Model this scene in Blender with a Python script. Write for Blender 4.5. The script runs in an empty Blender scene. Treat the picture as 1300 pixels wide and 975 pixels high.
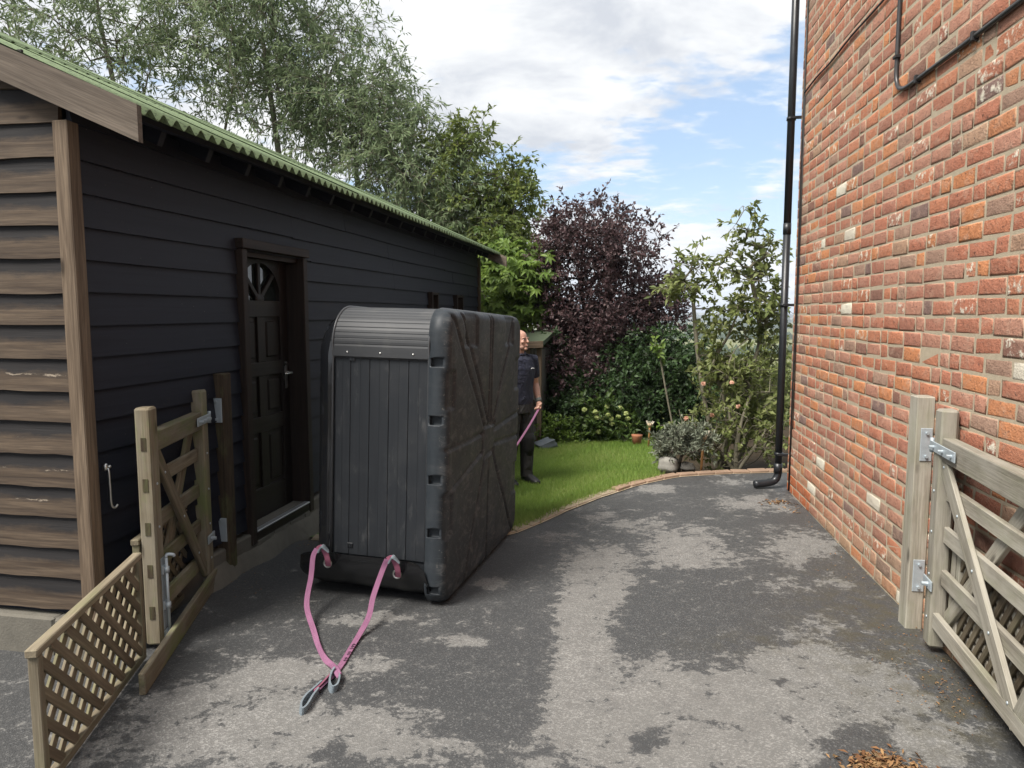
import bpy, bmesh, math, random
import numpy as np
from mathutils import Vector, Matrix, Euler
random.seed(7); RNG = np.random.default_rng(11)
rad = math.radians
sc = bpy.context.scene
COL = sc.collection

# ------------------------------------------------------------------ camera, sky, sun, exposure
CAM_H = 1.65
PITCH = math.atan(90.5 / 900)
cd = bpy.data.cameras.new('camera'); cam = bpy.data.objects.new('camera', cd); COL.objects.link(cam)
cam.location = (0, 0, CAM_H); cam.rotation_euler = (math.pi / 2 - PITCH, 0, 0)
cd.sensor_width = 36; cd.lens = 36 * 900 / 1300; cd.clip_start = 0.05; cd.clip_end = 30000
sc.camera = cam
sc.render.resolution_x = 1024; sc.render.resolution_y = 768
sc.view_settings.view_transform = 'Standard'; sc.view_settings.look = 'None'
sc.view_settings.gamma = 1; sc.view_settings.use_curve_mapping = False
sc.view_settings.exposure = 1.36
sc.cycles.max_bounces = 6; sc.cycles.diffuse_bounces = 3; sc.cycles.glossy_bounces = 3; sc.cycles.transmission_bounces = 3; sc.cycles.transparent_max_bounces = 4

SUN_EL, SUN_AZ = 54, -130          # degrees; azimuth measured from +Y towards +X
w = bpy.data.worlds.new('World'); sc.world = w; w.use_nodes = True
nt = w.node_tree; nt.nodes.clear()
def N(t, typ, **k):
    n = t.nodes.new(typ)
    for a, b in k.items(): setattr(n, a, b)
    return n
def L(t, a, b): t.links.new(a, b)
def mathn(t, op, a, b=None, c=None, clamp=False):
    n = N(t, 'ShaderNodeMath', operation=op); n.use_clamp = clamp
    for i, v in enumerate((a, b, c)):
        if v is None: continue
        if isinstance(v, (int, float)): n.inputs[i].default_value = v
        else: L(t, v, n.inputs[i])
    return n.outputs[0]
def mixc(t, fac, a, b, blend='MIX'):
    n = N(t, 'ShaderNodeMix', data_type='RGBA', blend_type=blend)
    for s, v in ((n.inputs[0], fac), (n.inputs[6], a), (n.inputs[7], b)):
        if isinstance(v, (int, float)): s.default_value = v
        elif isinstance(v, (tuple, list)): s.default_value = (*v[:3], 1)
        else: L(t, v, s)
    return n.outputs[2]
def ramp(t, fac, *stops, interp='LINEAR'):
    n = N(t, 'ShaderNodeValToRGB'); cr = n.color_ramp; cr.interpolation = interp
    while len(cr.elements) < len(stops): cr.elements.new(0.5)
    for e, (p, c) in zip(cr.elements, stops):
        e.position = p
        e.color = (c, c, c, 1) if isinstance(c, (int, float)) else (*c[:3], 1)
    L(t, fac, n.inputs[0]); return n.outputs[0]
def noise(t, vec, scale, detail=4, rough=.55, dist=0, lac=2.0):
    n = N(t, 'ShaderNodeTexNoise'); n.inputs['Scale'].default_value = scale
    n.inputs['Detail'].default_value = detail; n.inputs['Roughness'].default_value = rough
    n.inputs['Distortion'].default_value = dist; n.inputs['Lacunarity'].default_value = lac
    if vec is not None: L(t, vec, n.inputs['Vector'])
    return n.outputs['Fac']
def vmap(t, vec, loc=(0, 0, 0), scale=(1, 1, 1), rot=(0, 0, 0)):
    n = N(t, 'ShaderNodeMapping'); n.inputs['Location'].default_value = loc
    n.inputs['Scale'].default_value = scale; n.inputs['Rotation'].default_value = rot
    L(t, vec, n.inputs['Vector']); return n.outputs[0]

sky = N(nt, 'ShaderNodeTexSky', sky_type='NISHITA'); sky.sun_disc = False
sky.sun_elevation = rad(SUN_EL); sky.sun_rotation = rad(SUN_AZ)
sky.air_density = 1.0; sky.dust_density = 0.6; sky.ozone_density = 1.6
tc = N(nt, 'ShaderNodeTexCoord'); sep = N(nt, 'ShaderNodeSeparateXYZ'); L(nt, tc.outputs['Generated'], sep.inputs[0])
zc = mathn(nt, 'ADD', mathn(nt, 'MAXIMUM', sep.outputs[2], 0.0), 0.16)
comb = N(nt, 'ShaderNodeCombineXYZ')
L(nt, mathn(nt, 'DIVIDE', sep.outputs[0], zc), comb.inputs[0]); L(nt, mathn(nt, 'DIVIDE', sep.outputs[1], zc), comb.inputs[1])
CL = comb.outputs[0]
CLO = (1.0, 6.75, 2.96)
big = noise(nt, vmap(nt, CL, CLO, (1, 1, 1)), 0.55, 2, .5)
mid = noise(nt, vmap(nt, CL, (3.1, 1.7, 2)), 2.0, 8, .58, 0.2)
fine = noise(nt, vmap(nt, CL, (1.3, 4.2, 5), (1.0, 1.5, 1), (0, 0, .5)), 7.5, 5, .55, 0.2)
dens = mathn(nt, 'ADD', mathn(nt, 'ADD', mathn(nt, 'MULTIPLY', big, 1.5), mathn(nt, 'MULTIPLY', mid, .48)), mathn(nt, 'MULTIPLY', fine, .40))
cover = ramp(nt, mathn(nt, 'MULTIPLY', dens, .5), (.495, 0), (.575, 1), interp='EASE')
shade = noise(nt, vmap(nt, CL, (7.3, .4, 1)), 2.3, 6, .6, .3)
cloudcol = ramp(nt, shade, (.36, (3.7, 3.9, 4.25)), (.60, (5.7, 5.75, 5.8)))
skyc = mixc(nt, 0.5, sky.outputs[0], (3.2, 4.1, 5.3))
hz = ramp(nt, sep.outputs[2], (0.0, 1), (.22, 0), interp='EASE')
col = mixc(nt, cover, skyc, cloudcol)
col = mixc(nt, mathn(nt, 'MULTIPLY', hz, .4), col, (4.9, 5.4, 6.0))
bg = N(nt, 'ShaderNodeBackground'); bg.inputs['Strength'].default_value = 0.075
L(nt, col, bg.inputs['Color']); wo = N(nt, 'ShaderNodeOutputWorld'); L(nt, bg.outputs[0], wo.inputs['Surface'])

sl = bpy.data.lights.new('sun', 'SUN'); sl.energy = 2.7; sl.angle = rad(25); sl.color = (1, .95, .88)
sun = bpy.data.objects.new('sun', sl); COL.objects.link(sun)
sd = Vector((math.sin(rad(SUN_AZ)) * math.cos(rad(SUN_EL)), math.cos(rad(SUN_AZ)) * math.cos(rad(SUN_EL)), math.sin(rad(SUN_EL))))
sun.rotation_euler = (-sd).to_track_quat('-Z', 'Y').to_euler(); sun.location = (0, 0, 20)

# ------------------------------------------------------------------ photo pixel <-> place
_F = np.array([0, math.cos(PITCH), -math.sin(PITCH)]); _U = np.array([0, math.sin(PITCH), math.cos(PITCH)]); _R = np.array([1., 0, 0])
_C = np.array([0, 0, CAM_H])
def ray(u, v):
    d = (u - 650) * _R + (487.5 - v) * _U + 900 * _F; return d / np.linalg.norm(d)
def proj(p):
    q = np.asarray(p, float) - _C; f = q @ _F
    return 650 + 900 * (q @ _R) / f, 487.5 - 900 * (q @ _U) / f
KX = np.array([-8, -1.6, -.6, -.15, .03, .27, .50, .81, 1.2, 1.67, 2.2, 2.75, 3.2, 6, 9])
KY = np.array([5.15, 5.15, 5.15, 5.20, 5.33, 5.68, 6.07, 6.47, 6.80, 7.02, 7.15, 7.22, 7.25, 7.3, 7.3])
def yk(x): return np.interp(x, KX, KY)
def sstep(a, b, x):
    t = np.clip((np.asarray(x, float) - a) / (b - a), 0, 1); return t * t * (3 - 2 * t)
def gz(x, y):
    """ground height: level drive draining gently away, lawn dropping past the kerb, then the hillside"""
    x = np.asarray(x, float); y = np.asarray(y, float)
    k = yk(x); wx = 1 - sstep(.5, 1.8, x)
    z = -.03 * np.clip(np.minimum(y, k) - 3.8, 0, 3.5) * wx
    t = np.maximum(y - k, 0)
    z = z - .11 * np.minimum(t, 1.6) - .02 * np.clip(t - 1.6, 0, 4)
    d = np.maximum(y - 11.5, 0)
    z = z - np.where(d < 240, .135 * d - .135 * d * d / 900., .135 * 240 - .135 * 64)
    return z
def ground(u, v, off=0.0):
    d = ray(u, v); t = 1.0; p = _C.copy()
    zz = 0
    for _ in range(40):
        t = (zz + off - CAM_H) / d[2]; p = _C + d * t; zz = .5 * zz + .5 * float(gz(p[0], p[1]))
    return p

# ------------------------------------------------------------------ object helpers
def props(o, label=None, category=None, group=None, kind=None):
    for k, v in (('label', label), ('category', category), ('group', group), ('kind', kind)):
        if v: o[k] = v
    return o
def link(name, me, mat=None, parent=None, **kw):
    o = bpy.data.objects.new(name, me); COL.objects.link(o)
    if mat is not None and me is not None:
        for m in (mat if isinstance(mat, (list, tuple)) else [mat]): me.materials.append(m)
    if parent is not None: o.parent = parent
    return props(o, **kw)
def thing(name, label, cat, loc=(0, 0, 0), rot=(0, 0, 0), group=None):
    o = bpy.data.objects.new(name, None); COL.objects.link(o); o.empty_display_size = .1
    o.location = loc; o.rotation_euler = rot
    return props(o, label, cat, group)
def heading(o, deg): o.rotation_euler = (0, 0, -rad(deg)); return o
def npmesh(name, V, Fq, attrs=None, smooth=False):
    """V (n,3); Fq (m,k) int array of equal-size faces or list"""
    me = bpy.data.meshes.new(name)
    V = np.asarray(V, np.float32)
    if isinstance(Fq, np.ndarray):
        m, k = Fq.shape
        me.vertices.add(len(V)); me.vertices.foreach_set('co', V.ravel())
        me.loops.add(m * k); me.loops.foreach_set('vertex_index', Fq.astype(np.int32).ravel())
        me.polygons.add(m); me.polygons.foreach_set('loop_start', np.arange(0, m * k, k, dtype=np.int32))
        try: me.polygons.foreach_set('loop_total', np.full(m, k, np.int32))
        except Exception: pass
        me.update(calc_edges=True); me.validate()
    else:
        me.from_pydata([tuple(map(float, v)) for v in V], [], Fq); me.update()
    for n, a in (attrs or {}).items():
        a = np.asarray(a, np.float32)
        if a.ndim == 1:
            at = me.attributes.new(n, 'FLOAT', 'POINT'); at.data.foreach_set('value', a)
        elif a.shape[1] == 4:
            at = me.attributes.new(n, 'FLOAT_COLOR', 'POINT'); at.data.foreach_set('color', a.ravel())
        else:
            at = me.attributes.new(n, 'FLOAT_VECTOR', 'POINT'); at.data.foreach_set('vector', a.ravel())
    if smooth: me.polygons.foreach_set('use_smooth', np.ones(len(me.polygons), bool))
    return me

class MB:
    """collects shapes for ONE mesh; keeps a grain coordinate (gc) that runs along each piece"""
    def __init__(s): s.V = []; s.F = []; s.G = []; s.S = []; s.M = []; s.mi = 0
    def raw(s, V, F, G=None, smooth=False):
        b = len(s.V); V = [tuple(map(float, v)) for v in V]; s.V += V
        off = RNG.uniform(-20, 20, 3)
        if G is None: G = np.array(V) + off
        s.G += [tuple(g) for g in G]
        for f in F: s.F.append([i + b for i in f]); s.S.append(smooth); s.M.append(s.mi)
        return s
    def box(s, lo, hi, bev=0.0, jit=0.0, M=None):
        lo = np.array(lo, float); hi = np.array(hi, float); d = hi - lo; b = min(bev, .45 * d.min())
        V = []; F = []
        if b <= 0:
            for i in (0, 1):
                for j in (0, 1):
                    for k in (0, 1): V.append([(lo, hi)[i][0], (lo, hi)[j][1], (lo, hi)[k][2]])
            F = [(0, 1, 3, 2), (4, 6, 7, 5), (0, 4, 5, 1), (2, 3, 7, 6), (0, 2, 6, 4), (1, 5, 7, 3)]
        else:
            idx = {}
            for i in (0, 1):
                for j in (0, 1):
                    for k in (0, 1):
                        c = np.array([(lo, hi)[i][0], (lo, hi)[j][1], (lo, hi)[k][2]])
                        sg = np.array([1 - 2 * i, 1 - 2 * j, 1 - 2 * k]) * b
                        for a in range(3):
                            p = c + sg; p[a] = c[a]; idx[(i, j, k, a)] = len(V); V.append(p)
            def q(l): F.append(tuple(idx[t] for t in l))
            for s_ in (0, 1):
                q([(s_, 0, 0, 0), (s_, 1, 0, 0), (s_, 1, 1, 0), (s_, 0, 1, 0)]); q([(0, s_, 0, 1), (1, s_, 0, 1), (1, s_, 1, 1), (0, s_, 1, 1)]); q([(0, 0, s_, 2), (1, 0, s_, 2), (1, 1, s_, 2), (0, 1, s_, 2)])
            for a_ in (0, 1):
                for b_ in (0, 1):
                    q([(0, a_, b_, 1), (1, a_, b_, 1), (1, a_, b_, 2), (0, a_, b_, 2)])
                    q([(a_, 0, b_, 0), (a_, 1, b_, 0), (a_, 1, b_, 2), (a_, 0, b_, 2)])
                    q([(a_, b_, 0, 0), (a_, b_, 1, 0), (a_, b_, 1, 1), (a_, b_, 0, 1)])
            for i in (0, 1):
                for j in (0, 1):
                    for k in (0, 1): q([(i, j, k, 0), (i, j, k, 1), (i, j, k, 2)])
        V = np.array(V)
        ax = list(np.argsort(-d)); G = (V - lo)[:, ax] + RNG.uniform(-20, 20, 3)
        if jit: V = V + RNG.uniform(-jit, jit, V.shape)
        if M is not None: V = (np.array(M)[:3, :3] @ V.T).T + np.array(M)[:3, 3]
        return s.raw(V, F, G)
    def bar(s, a, b, wd, th, up=(0, 0, 1), bev=.003, jit=0):
        """beam from a to b, width wd measured along 'up', thickness th across"""
        a = Vector(a); b = Vector(b); x = (b - a); l = x.length; x.normalize()
        u = Vector(up); u = (u - x * u.dot(x)).normalized(); y = u.cross(x)
        M = Matrix((x, y, u)).transposed().to_4x4(); M.translation = a
        return s.box((0, -th / 2, -wd / 2), (l, th / 2, wd / 2), bev, jit, M)
    def tube(s, pts, r, n=8, cap=True, smooth=True):
        pts = [Vector(p) for p in pts]; rs = r if isinstance(r, (list, tuple, np.ndarray)) else [r] * len(pts)
        V = []; F = []; ref = None; G = []; acc = 0
        for i, p in enumerate(pts):
            t = (pts[min(i + 1, len(pts) - 1)] - pts[max(i - 1, 0)]).normalized()
            if ref is None:
                ref = t.orthogonal().normalized()
            ref = (ref - t * ref.dot(t)).normalized(); bn = t.cross(ref)
            if i: acc += (p - pts[i - 1]).length
            for k in range(n):
                a = 2 * math.pi * k / n; V.append(p + (ref * math.cos(a) + bn * math.sin(a)) * rs[i]); G.append((acc, math.cos(a) * rs[i], math.sin(a) * rs[i]))
        for i in range(len(pts) - 1):
            for k in range(n): F.append((i * n + k, i * n + (k + 1) % n, (i + 1) * n + (k + 1) % n, (i + 1) * n + k))
        if cap: F.append(tuple(range(n - 1, -1, -1))); F.append(tuple(range((len(pts) - 1) * n, len(pts) * n)))
        G = np.array(G) + RNG.uniform(-20, 20, 3)
        return s.raw(V, F, G, smooth)
    def cyl(s, a, b, r, n=12, smooth=True): return s.tube([a, b], r, n, True, smooth)
    def ball(s, c, r, n=10, m=7, jit=0):
        c = np.array(c, float); r = np.array(r if hasattr(r, '__len__') else (r, r, r), float); V = []; F = []
        for i in range(m + 1):
            t = math.pi * i / m
            for k in range(n):
                a = 2 * math.pi * k / n
                v = np.array([math.sin(t) * math.cos(a), math.sin(t) * math.sin(a), math.cos(t)])
                V.append(c + v * r * (1 + (RNG.uniform(-jit, jit) if 0 < i < m else 0)))
        for i in range(m):
            for k in range(n): F.append((i * n + k, (i + 1) * n + k, (i + 1) * n + (k + 1) % n, i * n + (k + 1) % n))
        return s.raw(V, F, None, True)
    def ribbon(s, pts, sides, wd, th):
        """flat strap: centre points, side vectors (across the strap)"""
        V = []; F = []; G = []; n = len(pts); acc = 0
        P = [Vector(p) for p in pts]; S_ = [Vector(q).normalized() for q in sides]
        for i in range(n):
            t = (P[min(i + 1, n - 1)] - P[max(i - 1, 0)]).normalized(); sd_ = (S_[i] - t * S_[i].dot(t)).normalized(); nn = t.cross(sd_)
            if i: acc += (P[i] - P[i - 1]).length
            for a, b in ((-1, -1), (1, -1), (1, 1), (-1, 1)):
                V.append(P[i] + sd_ * a * wd / 2 + nn * b * th / 2); G.append((acc, a * wd / 2, b * th / 2))
        for i in range(n - 1):
            for k in range(4): F.append((i * 4 + k, i * 4 + (k + 1) % 4, (i + 1) * 4 + (k + 1) % 4, (i + 1) * 4 + k))
        F.append((3, 2, 1, 0)); F.append(tuple(range(4 * n - 4, 4 * n)))
        return s.raw(V, F, np.array(G), False)
    def mesh(s, name):
        me = bpy.data.meshes.new(name); me.from_pydata(s.V, [], s.F); me.update()
        at = me.attributes.new('gc', 'FLOAT_VECTOR', 'POINT'); at.data.foreach_set('vector', np.array(s.G, np.float32).ravel())
        me.polygons.foreach_set('use_smooth', np.array(s.S, bool)); me.polygons.foreach_set('material_index', np.array(s.M, np.int32))
        bm = bmesh.new(); bm.from_mesh(me); bmesh.ops.recalc_face_normals(bm, faces=bm.faces); bm.to_mesh(me); bm.free()
        return me
    def build(s, name, mat, parent=None, **kw): return link(name, s.mesh(name), mat, parent, **kw)
def smooth_path(pts, n=8):
    P = [Vector(p) for p in pts]; out = []
    Q = [P[0] * 2 - P[1]] + P + [P[-1] * 2 - P[-2]]
    for i in range(1, len(Q) - 2):
        for k in range(n):
            t = k / n; a, b, c, d = Q[i - 1], Q[i], Q[i + 1], Q[i + 2]
            out.append(.5 * ((2 * b) + (c - a) * t + (2 * a - 5 * b + 4 * c - d) * t * t + (3 * b - a - 3 * c + d) * t ** 3))
    out.append(P[-1]); return out

# ------------------------------------------------------------------ materials
def mat(name):
    m = bpy.data.materials.new(name); m.use_nodes = True; t = m.node_tree; t.nodes.clear()
    o = N(t, 'ShaderNodeOutputMaterial'); b = N(t, 'ShaderNodeBsdfPrincipled'); L(t, b.outputs[0], o.inputs['Surface'])
    return m, t, b, o
def setin(b, **k):
    for n, v in k.items():
        s = b.inputs[n.replace('_', ' ')]
        if isinstance(v, (int, float)): s.default_value = v
        elif isinstance(v, tuple): s.default_value = (*v, 1) if len(v) == 3 else v
        else: L(b.id_data, v, s)
def bump(t, b, h, strength=.3, dist=.01):
    n = N(t, 'ShaderNodeBump'); n.inputs['Strength'].default_value = strength; n.inputs['Distance'].default_value = dist
    L(t, h, n.inputs['Height']); L(t, n.outputs[0], b.inputs['Normal'])
def attr(t, name, out='Vector'):
    n = N(t, 'ShaderNodeAttribute', attribute_name=name); return n.outputs[out]
def objrand(t): return N(t, 'ShaderNodeObjectInfo').outputs['Random']
def plain(name, c, rough=.6, metal=0.0, var=.12, scale=18, bmp=.0, spec=.5, coat=0.0):
    m, t, b, o = mat(name); tcn = N(t, 'ShaderNodeTexCoord').outputs['Object']
    n = noise(t, tcn, scale, 5, .6)
    setin(b, Base_Color=mixc(t, n, tuple(x * (1 - var) for x in c), tuple(min(1, x * (1 + var)) for x in c)), Roughness=ramp(t, n, (.3, max(0, rough - .08)), (.7, min(1, rough + .08))), Metallic=metal)
    b.inputs['Specular IOR Level'].default_value = spec; b.inputs['Coat Weight'].default_value = coat
    if bmp: bump(t, b, noise(t, tcn, scale * 6, 4, .6), bmp, .004)
    return m
def wood(name, dark, light, rough=.75, green=0.0, grain=1.0, bmp=.35, knots=True, grey=None):
    m, t, b, o = mat(name); g = attr(t, 'gc')
    n1 = noise(t, vmap(t, g, (0, 0, 0), (1.6 * grain, 34 * grain, 34 * grain)), 1, 6, .6, .6)
    n2 = noise(t, vmap(t, g, (3, 7, 1), (5, 130, 130)), 1, 3, .6)
    n3 = noise(t, vmap(t, g, (9, 2, 5), (2.2, 5, 5)), 1, 4, .6)
    c = mixc(t, ramp(t, n1, (.3, 0), (.7, 1)), dark, light)
    c = mixc(t, mathn(t, 'MULTIPLY', ramp(t, n2, (.42, 1), (.6, 0)), .35), c, tuple(x * .45 for x in dark))
    if grey: c = mixc(t, ramp(t, n3, (.42, 0), (.66, .8)), c, grey)
    if green: c = mixc(t, mathn(t, 'MULTIPLY', ramp(t, noise(t, vmap(t, g, (4, 4, 9), (3, 8, 8)), 1, 5, .65), (.48, 0), (.68, 1)), green), c, (.13, .15, .06))
    if knots:
        v = N(t, 'ShaderNodeTexVoronoi', feature='F1'); L(t, vmap(t, g, (0, 0, 0), (2.4, 8, 8)), v.inputs['Vector']); v.inputs['Scale'].default_value = 1
        c = mixc(t, ramp(t, v.outputs['Distance'], (.05, .85), (.13, 0)), c, tuple(x * .35 for x in dark))
    hv = N(t, 'ShaderNodeHueSaturation'); L(t, c, hv.inputs['Color']); L(t, mathn(t, 'MULTIPLY_ADD', objrand(t), .35, .82), hv.inputs['Value'])
    setin(b, Base_Color=hv.outputs[0], Roughness=rough); b.inputs['Specular IOR Level'].default_value = .25
    bump(t, b, mathn(t, 'ADD', mathn(t, 'MULTIPLY', n1, .6), mathn(t, 'MULTIPLY', n2, .5)), bmp, .004)
    return m
def foliage(name, cols, trans=.35, rough=.5, spec=.3):
    m, t, b, o = mat(name); r = attr(t, 'rnd', 'Fac')
    c = ramp(t, r, *[(i / (len(cols) - 1), x) for i, x in enumerate(cols)])
    setin(b, Base_Color=c, Roughness=rough); b.inputs['Specular IOR Level'].default_value = spec
    tr = N(t, 'ShaderNodeBsdfTranslucent'); L(t, mixc(t, .5, c, tuple(min(1, x * 1.5) for x in cols[-1])), tr.inputs['Color'])
    mx = N(t, 'ShaderNodeMixShader'); mx.inputs[0].default_value = trans
    L(t, b.outputs[0], mx.inputs[1]); L(t, tr.outputs[0], mx.inputs[2]); L(t, mx.outputs[0], o.inputs['Surface'])
    return m

# asphalt: stone chip, dry grey where it has drained, dark and slightly glossy where wet
M_ASPH, t, b, o = mat('asphalt')
P = N(t, 'ShaderNodeTexCoord').outputs['Object']
chip = N(t, 'ShaderNodeTexVoronoi', feature='F1'); L(t, P, chip.inputs['Vector']); chip.inputs['Scale'].default_value = 150
chipc = N(t, 'ShaderNodeSeparateColor'); L(t, chip.outputs['Color'], chipc.inputs[0])
nb = mathn(t, 'ADD', mathn(t, 'MULTIPLY', noise(t, P, 4.6, 6, .7, .5), .52), mathn(t, 'MULTIPLY', noise(t, vmap(t, P, (3, 9, 0), (1.0, 1.3, 1)), 13, 5, .75, .4), .48)); nf = noise(t, P, 38, 4, .7); nl = noise(t, P, .9, 4, .6)
wv = mathn(t, 'ADD', mathn(t, 'ADD', attr(t, 'wet', 'Fac'), mathn(t, 'MULTIPLY_ADD', nb, 5.2, -2.6)), mathn(t, 'MULTIPLY_ADD', nf, 1.1, -.55))
wet = mathn(t, 'ADD', mathn(t, 'MULTIPLY', ramp(t, wv, (.42, 0), (.58, 1)), .72), mathn(t, 'MULTIPLY', ramp(t, wv, (-.1, 0), (1.15, 1)), .28))
streak = noise(t, vmap(t, P, (2, 5, 0), (9, 9, 9)), 1, 6, .7)
cdry = mixc(t, ramp(t, chipc.outputs[0], (.55, 0), (.95, 1)), (.160, .156, .148), (.295, .288, .274))
cdry = mixc(t, mathn(t, 'MULTIPLY', ramp(t, streak, (.36, 1), (.66, 0)), .45), cdry, (.090, .088, .085))
cdry = mixc(t, mathn(t, 'MULTIPLY', ramp(t, nl, (.35, 1), (.65, 0)), .5), cdry, (.14, .136, .128))
cwet = mixc(t, ramp(t, chipc.outputs[1], (.75, 0), (1, 1)), (.050, .051, .052), (.105, .105, .103))
ca = mixc(t, wet, cdry, cwet)
moss = mathn(t, 'MULTIPLY', attr(t, 'moss', 'Fac'), ramp(t, noise(t, vmap(t, P, (7, 1, 0)), 9, 6, .7), (.42, 0), (.62, 1)))
ca = mixc(t, mathn(t, 'MULTIPLY', moss, .7), ca, (.07, .062, .038))
setin(b, Base_Color=ca, Roughness=ramp(t, wet, (0, .92), (1, .55))); b.inputs['Specular IOR Level'].default_value = .4
bump(t, b, mathn(t, 'ADD', chip.outputs['Distance'], mathn(t, 'MULTIPLY', nf, .5)), .5, .004)

M_BRICK, t, b, o = mat('brick_face')
P = N(t, 'ShaderNodeTexCoord').outputs['Object']; bc = attr(t, 'bc', 'Color'); bw = attr(t, 'bc', 'Alpha')
n1 = noise(t, P, 22, 6, .65); n2 = noise(t, P, 120, 4, .6); n3 = noise(t, P, 46, 3, .6)
c = mixc(t, ramp(t, n1, (.3, .5), (.7, 0)), bc, mixc(t, 1.0, bc, (.62, .58, .58), 'MULTIPLY'))
c = mixc(t, ramp(t, n3, (.60, 0), (.68, .7)), c, (.085, .05, .04))
c = mixc(t, ramp(t, noise(t, vmap(t, P, (5, 2, 8), (1, 1, 1.6)), 9, 5, .7), (.52, 0), (.68, .45)), c, (.50, .34, .25))
c = mixc(t, ramp(t, n2, (.62, 0), (.72, .4)), c, (.52, .42, .33))
pw = ramp(t, mathn(t, 'ADD', mathn(t, 'MULTIPLY', bw, .9), mathn(t, 'MULTIPLY', n1, .8)), (.82, 0), (.90, 1))
c = mixc(t, pw, c, (.66, .61, .50))
sm_ = ramp(t, mathn(t, 'ADD', attr(t, 'ed', 'Fac'), mathn(t, 'MULTIPLY_ADD', n1, 1.9, -.95)), (.0, 1), (.55, 0))
c = mixc(t, mathn(t, 'MULTIPLY', sm_, .7), c, (.40, .33, .235))
lg_ = noise(t, P, 1.3, 4, .6)
c = mixc(t, mathn(t, 'MULTIPLY', ramp(t, lg_, (.45, 0), (.7, 1)), .30), c, (.30, .20, .15))
setin(b, Base_Color=c, Roughness=.9); b.inputs['Specular IOR Level'].default_value = .2
bump(t, b, mathn(t, 'ADD', n1, mathn(t, 'MULTIPLY', n2, .5)), 0.8, .013)

M_MORTAR = plain('mortar', (.40, .335, .24), .95, var=.22, scale=40, bmp=.7)
M_CONC = plain('concrete', (.12, .11, .09), .95, var=.35, scale=14, bmp=.7)
M_BLACKW, t, b, o = mat('black_stained_board')
g = attr(t, 'gc')
n1 = noise(t, vmap(t, g, (0, 0, 0), (1.2, 40, 40)), 1, 5, .6, .5); n2 = noise(t, vmap(t, g, (1, 1, 8), (7, 9, 9)), 1, 5, .7)
c = mixc(t, n1, (.0068, .0083, .0140), (.020, .0222, .0335))
c = mixc(t, ramp(t, n2, (.62, 0), (.72, .45)), c, (.032, .026, .024))
v = N(t, 'ShaderNodeTexVoronoi', feature='F1'); L(t, vmap(t, g, (0, 0, 0), (10, 22, 22)), v.inputs['Vector']); v.inputs['Scale'].default_value = 1
c = mixc(t, ramp(t, v.outputs['Distance'], (.02, .7), (.04, 0)), c, (.2, .19, .17))
setin(b, Base_Color=c, Roughness=.62); b.inputs['Specular IOR Level'].default_value = .3
bump(t, b, n1, .3, .004)

M_WORN, t, b, o = mat('worn_black_board')       # paint left on the upper half of each board, bare brown timber below
g = attr(t, 'gc'); bv = attr(t, 'bv', 'Fac')
n1 = noise(t, vmap(t, g, (0, 0, 0), (1.8, 36, 36)), 1, 6, .6, .5); n2 = noise(t, vmap(t, g, (2, 8, 4), (4, 12, 12)), 1, 6, .7); n3 = noise(t, vmap(t, g, (5, 5, 1), (6, 110, 110)), 1, 3, .6)
bare = mixc(t, ramp(t, n1, (.3, 0), (.7, 1)), (.042, .029, .020), (.120, .088, .060))
bare = mixc(t, mathn(t, 'MULTIPLY', ramp(t, n3, (.4, 1), (.6, 0)), .4), bare, (.03, .022, .018))
edge = mathn(t, 'ADD', bv, mathn(t, 'MULTIPLY_ADD', n2, .55, -.27))
c = mixc(t, ramp(t, edge, (.40, 0), (.58, 1)), bare, mixc(t, n1, (.010, .010, .0115), (.03, .027, .026)))
c = mixc(t, mathn(t, 'MULTIPLY', ramp(t, edge, (.47, 0), (.50, 1), (.53, 0)), mathn(t, 'MULTIPLY', ramp(t, objrand(t), (.45, 0), (.6, 1)), ramp(t, n2, (.55, 0), (.6, .8)))), c, (.36, .30, .23))
v = N(t, 'ShaderNodeTexVoronoi', feature='F1'); L(t, vmap(t, g, (0, 0, 0), (3, 9, 9)), v.inputs['Vector']); v.inputs['Scale'].default_value = 1
c = mixc(t, ramp(t, v.outputs['Distance'], (.06, .8), (.14, 0)), c, (.025, .017, .012))
setin(b, Base_Color=c, Roughness=.75); b.inputs['Specular IOR Level'].default_value = .25
bump(t, b, mathn(t, 'ADD', n1, mathn(t, 'MULTIPLY', n3, .4)), .4, .005)

M_POSTW = wood('weathered_brown_timber', (.075, .052, .035), (.20, .150, .104), .8, bmp=.5)
M_BARGE = wood('weathered_bargeboard_timber', (.095, .074, .057), (.20, .163, .128), .8, bmp=.4)
M_DOORW = wood('dark_brown_door_timber', (.010, .0072, .006), (.028, .0185, .014), .5, bmp=.15, knots=False)
M_FRAMEW = wood('brown_black_frame_timber', (.014, .010, .009), (.040, .026, .019), .6, bmp=.2, knots=False)
M_GATEL = wood('mossy_gate_timber', (.11, .088, .057), (.235, .197, .135), .85, green=.9, bmp=.6, grey=(.215, .195, .15))
M_GATER = wood('pale_gate_timber', (.195, .172, .135), (.365, .338, .28), .85, green=.3, bmp=.6, grey=(.34, .32, .27))
M_TREL = wood('trellis_timber', (.165, .135, .092), (.285, .245, .175), .85, green=.45, bmp=.35)
M_TREL_SHADED = wood('shaded_trellis_slat_timber', (.13, .10, .068), (.235, .195, .135), .85, green=.2, bmp=.35)  # front-layer slats: shade painted into the timber colour, so the back layer looks lit
M_GPOST = wood('dark_gate_post_timber', (.035, .025, .017), (.085, .06, .038), .8, green=.5, bmp=.4)
M_GALV = plain('galvanised_steel', (.40, .45, .48), .5, .35, var=.18, scale=30)
M_STEEL = plain('bright_steel', (.62, .62, .60), .3, 1.0)
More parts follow.
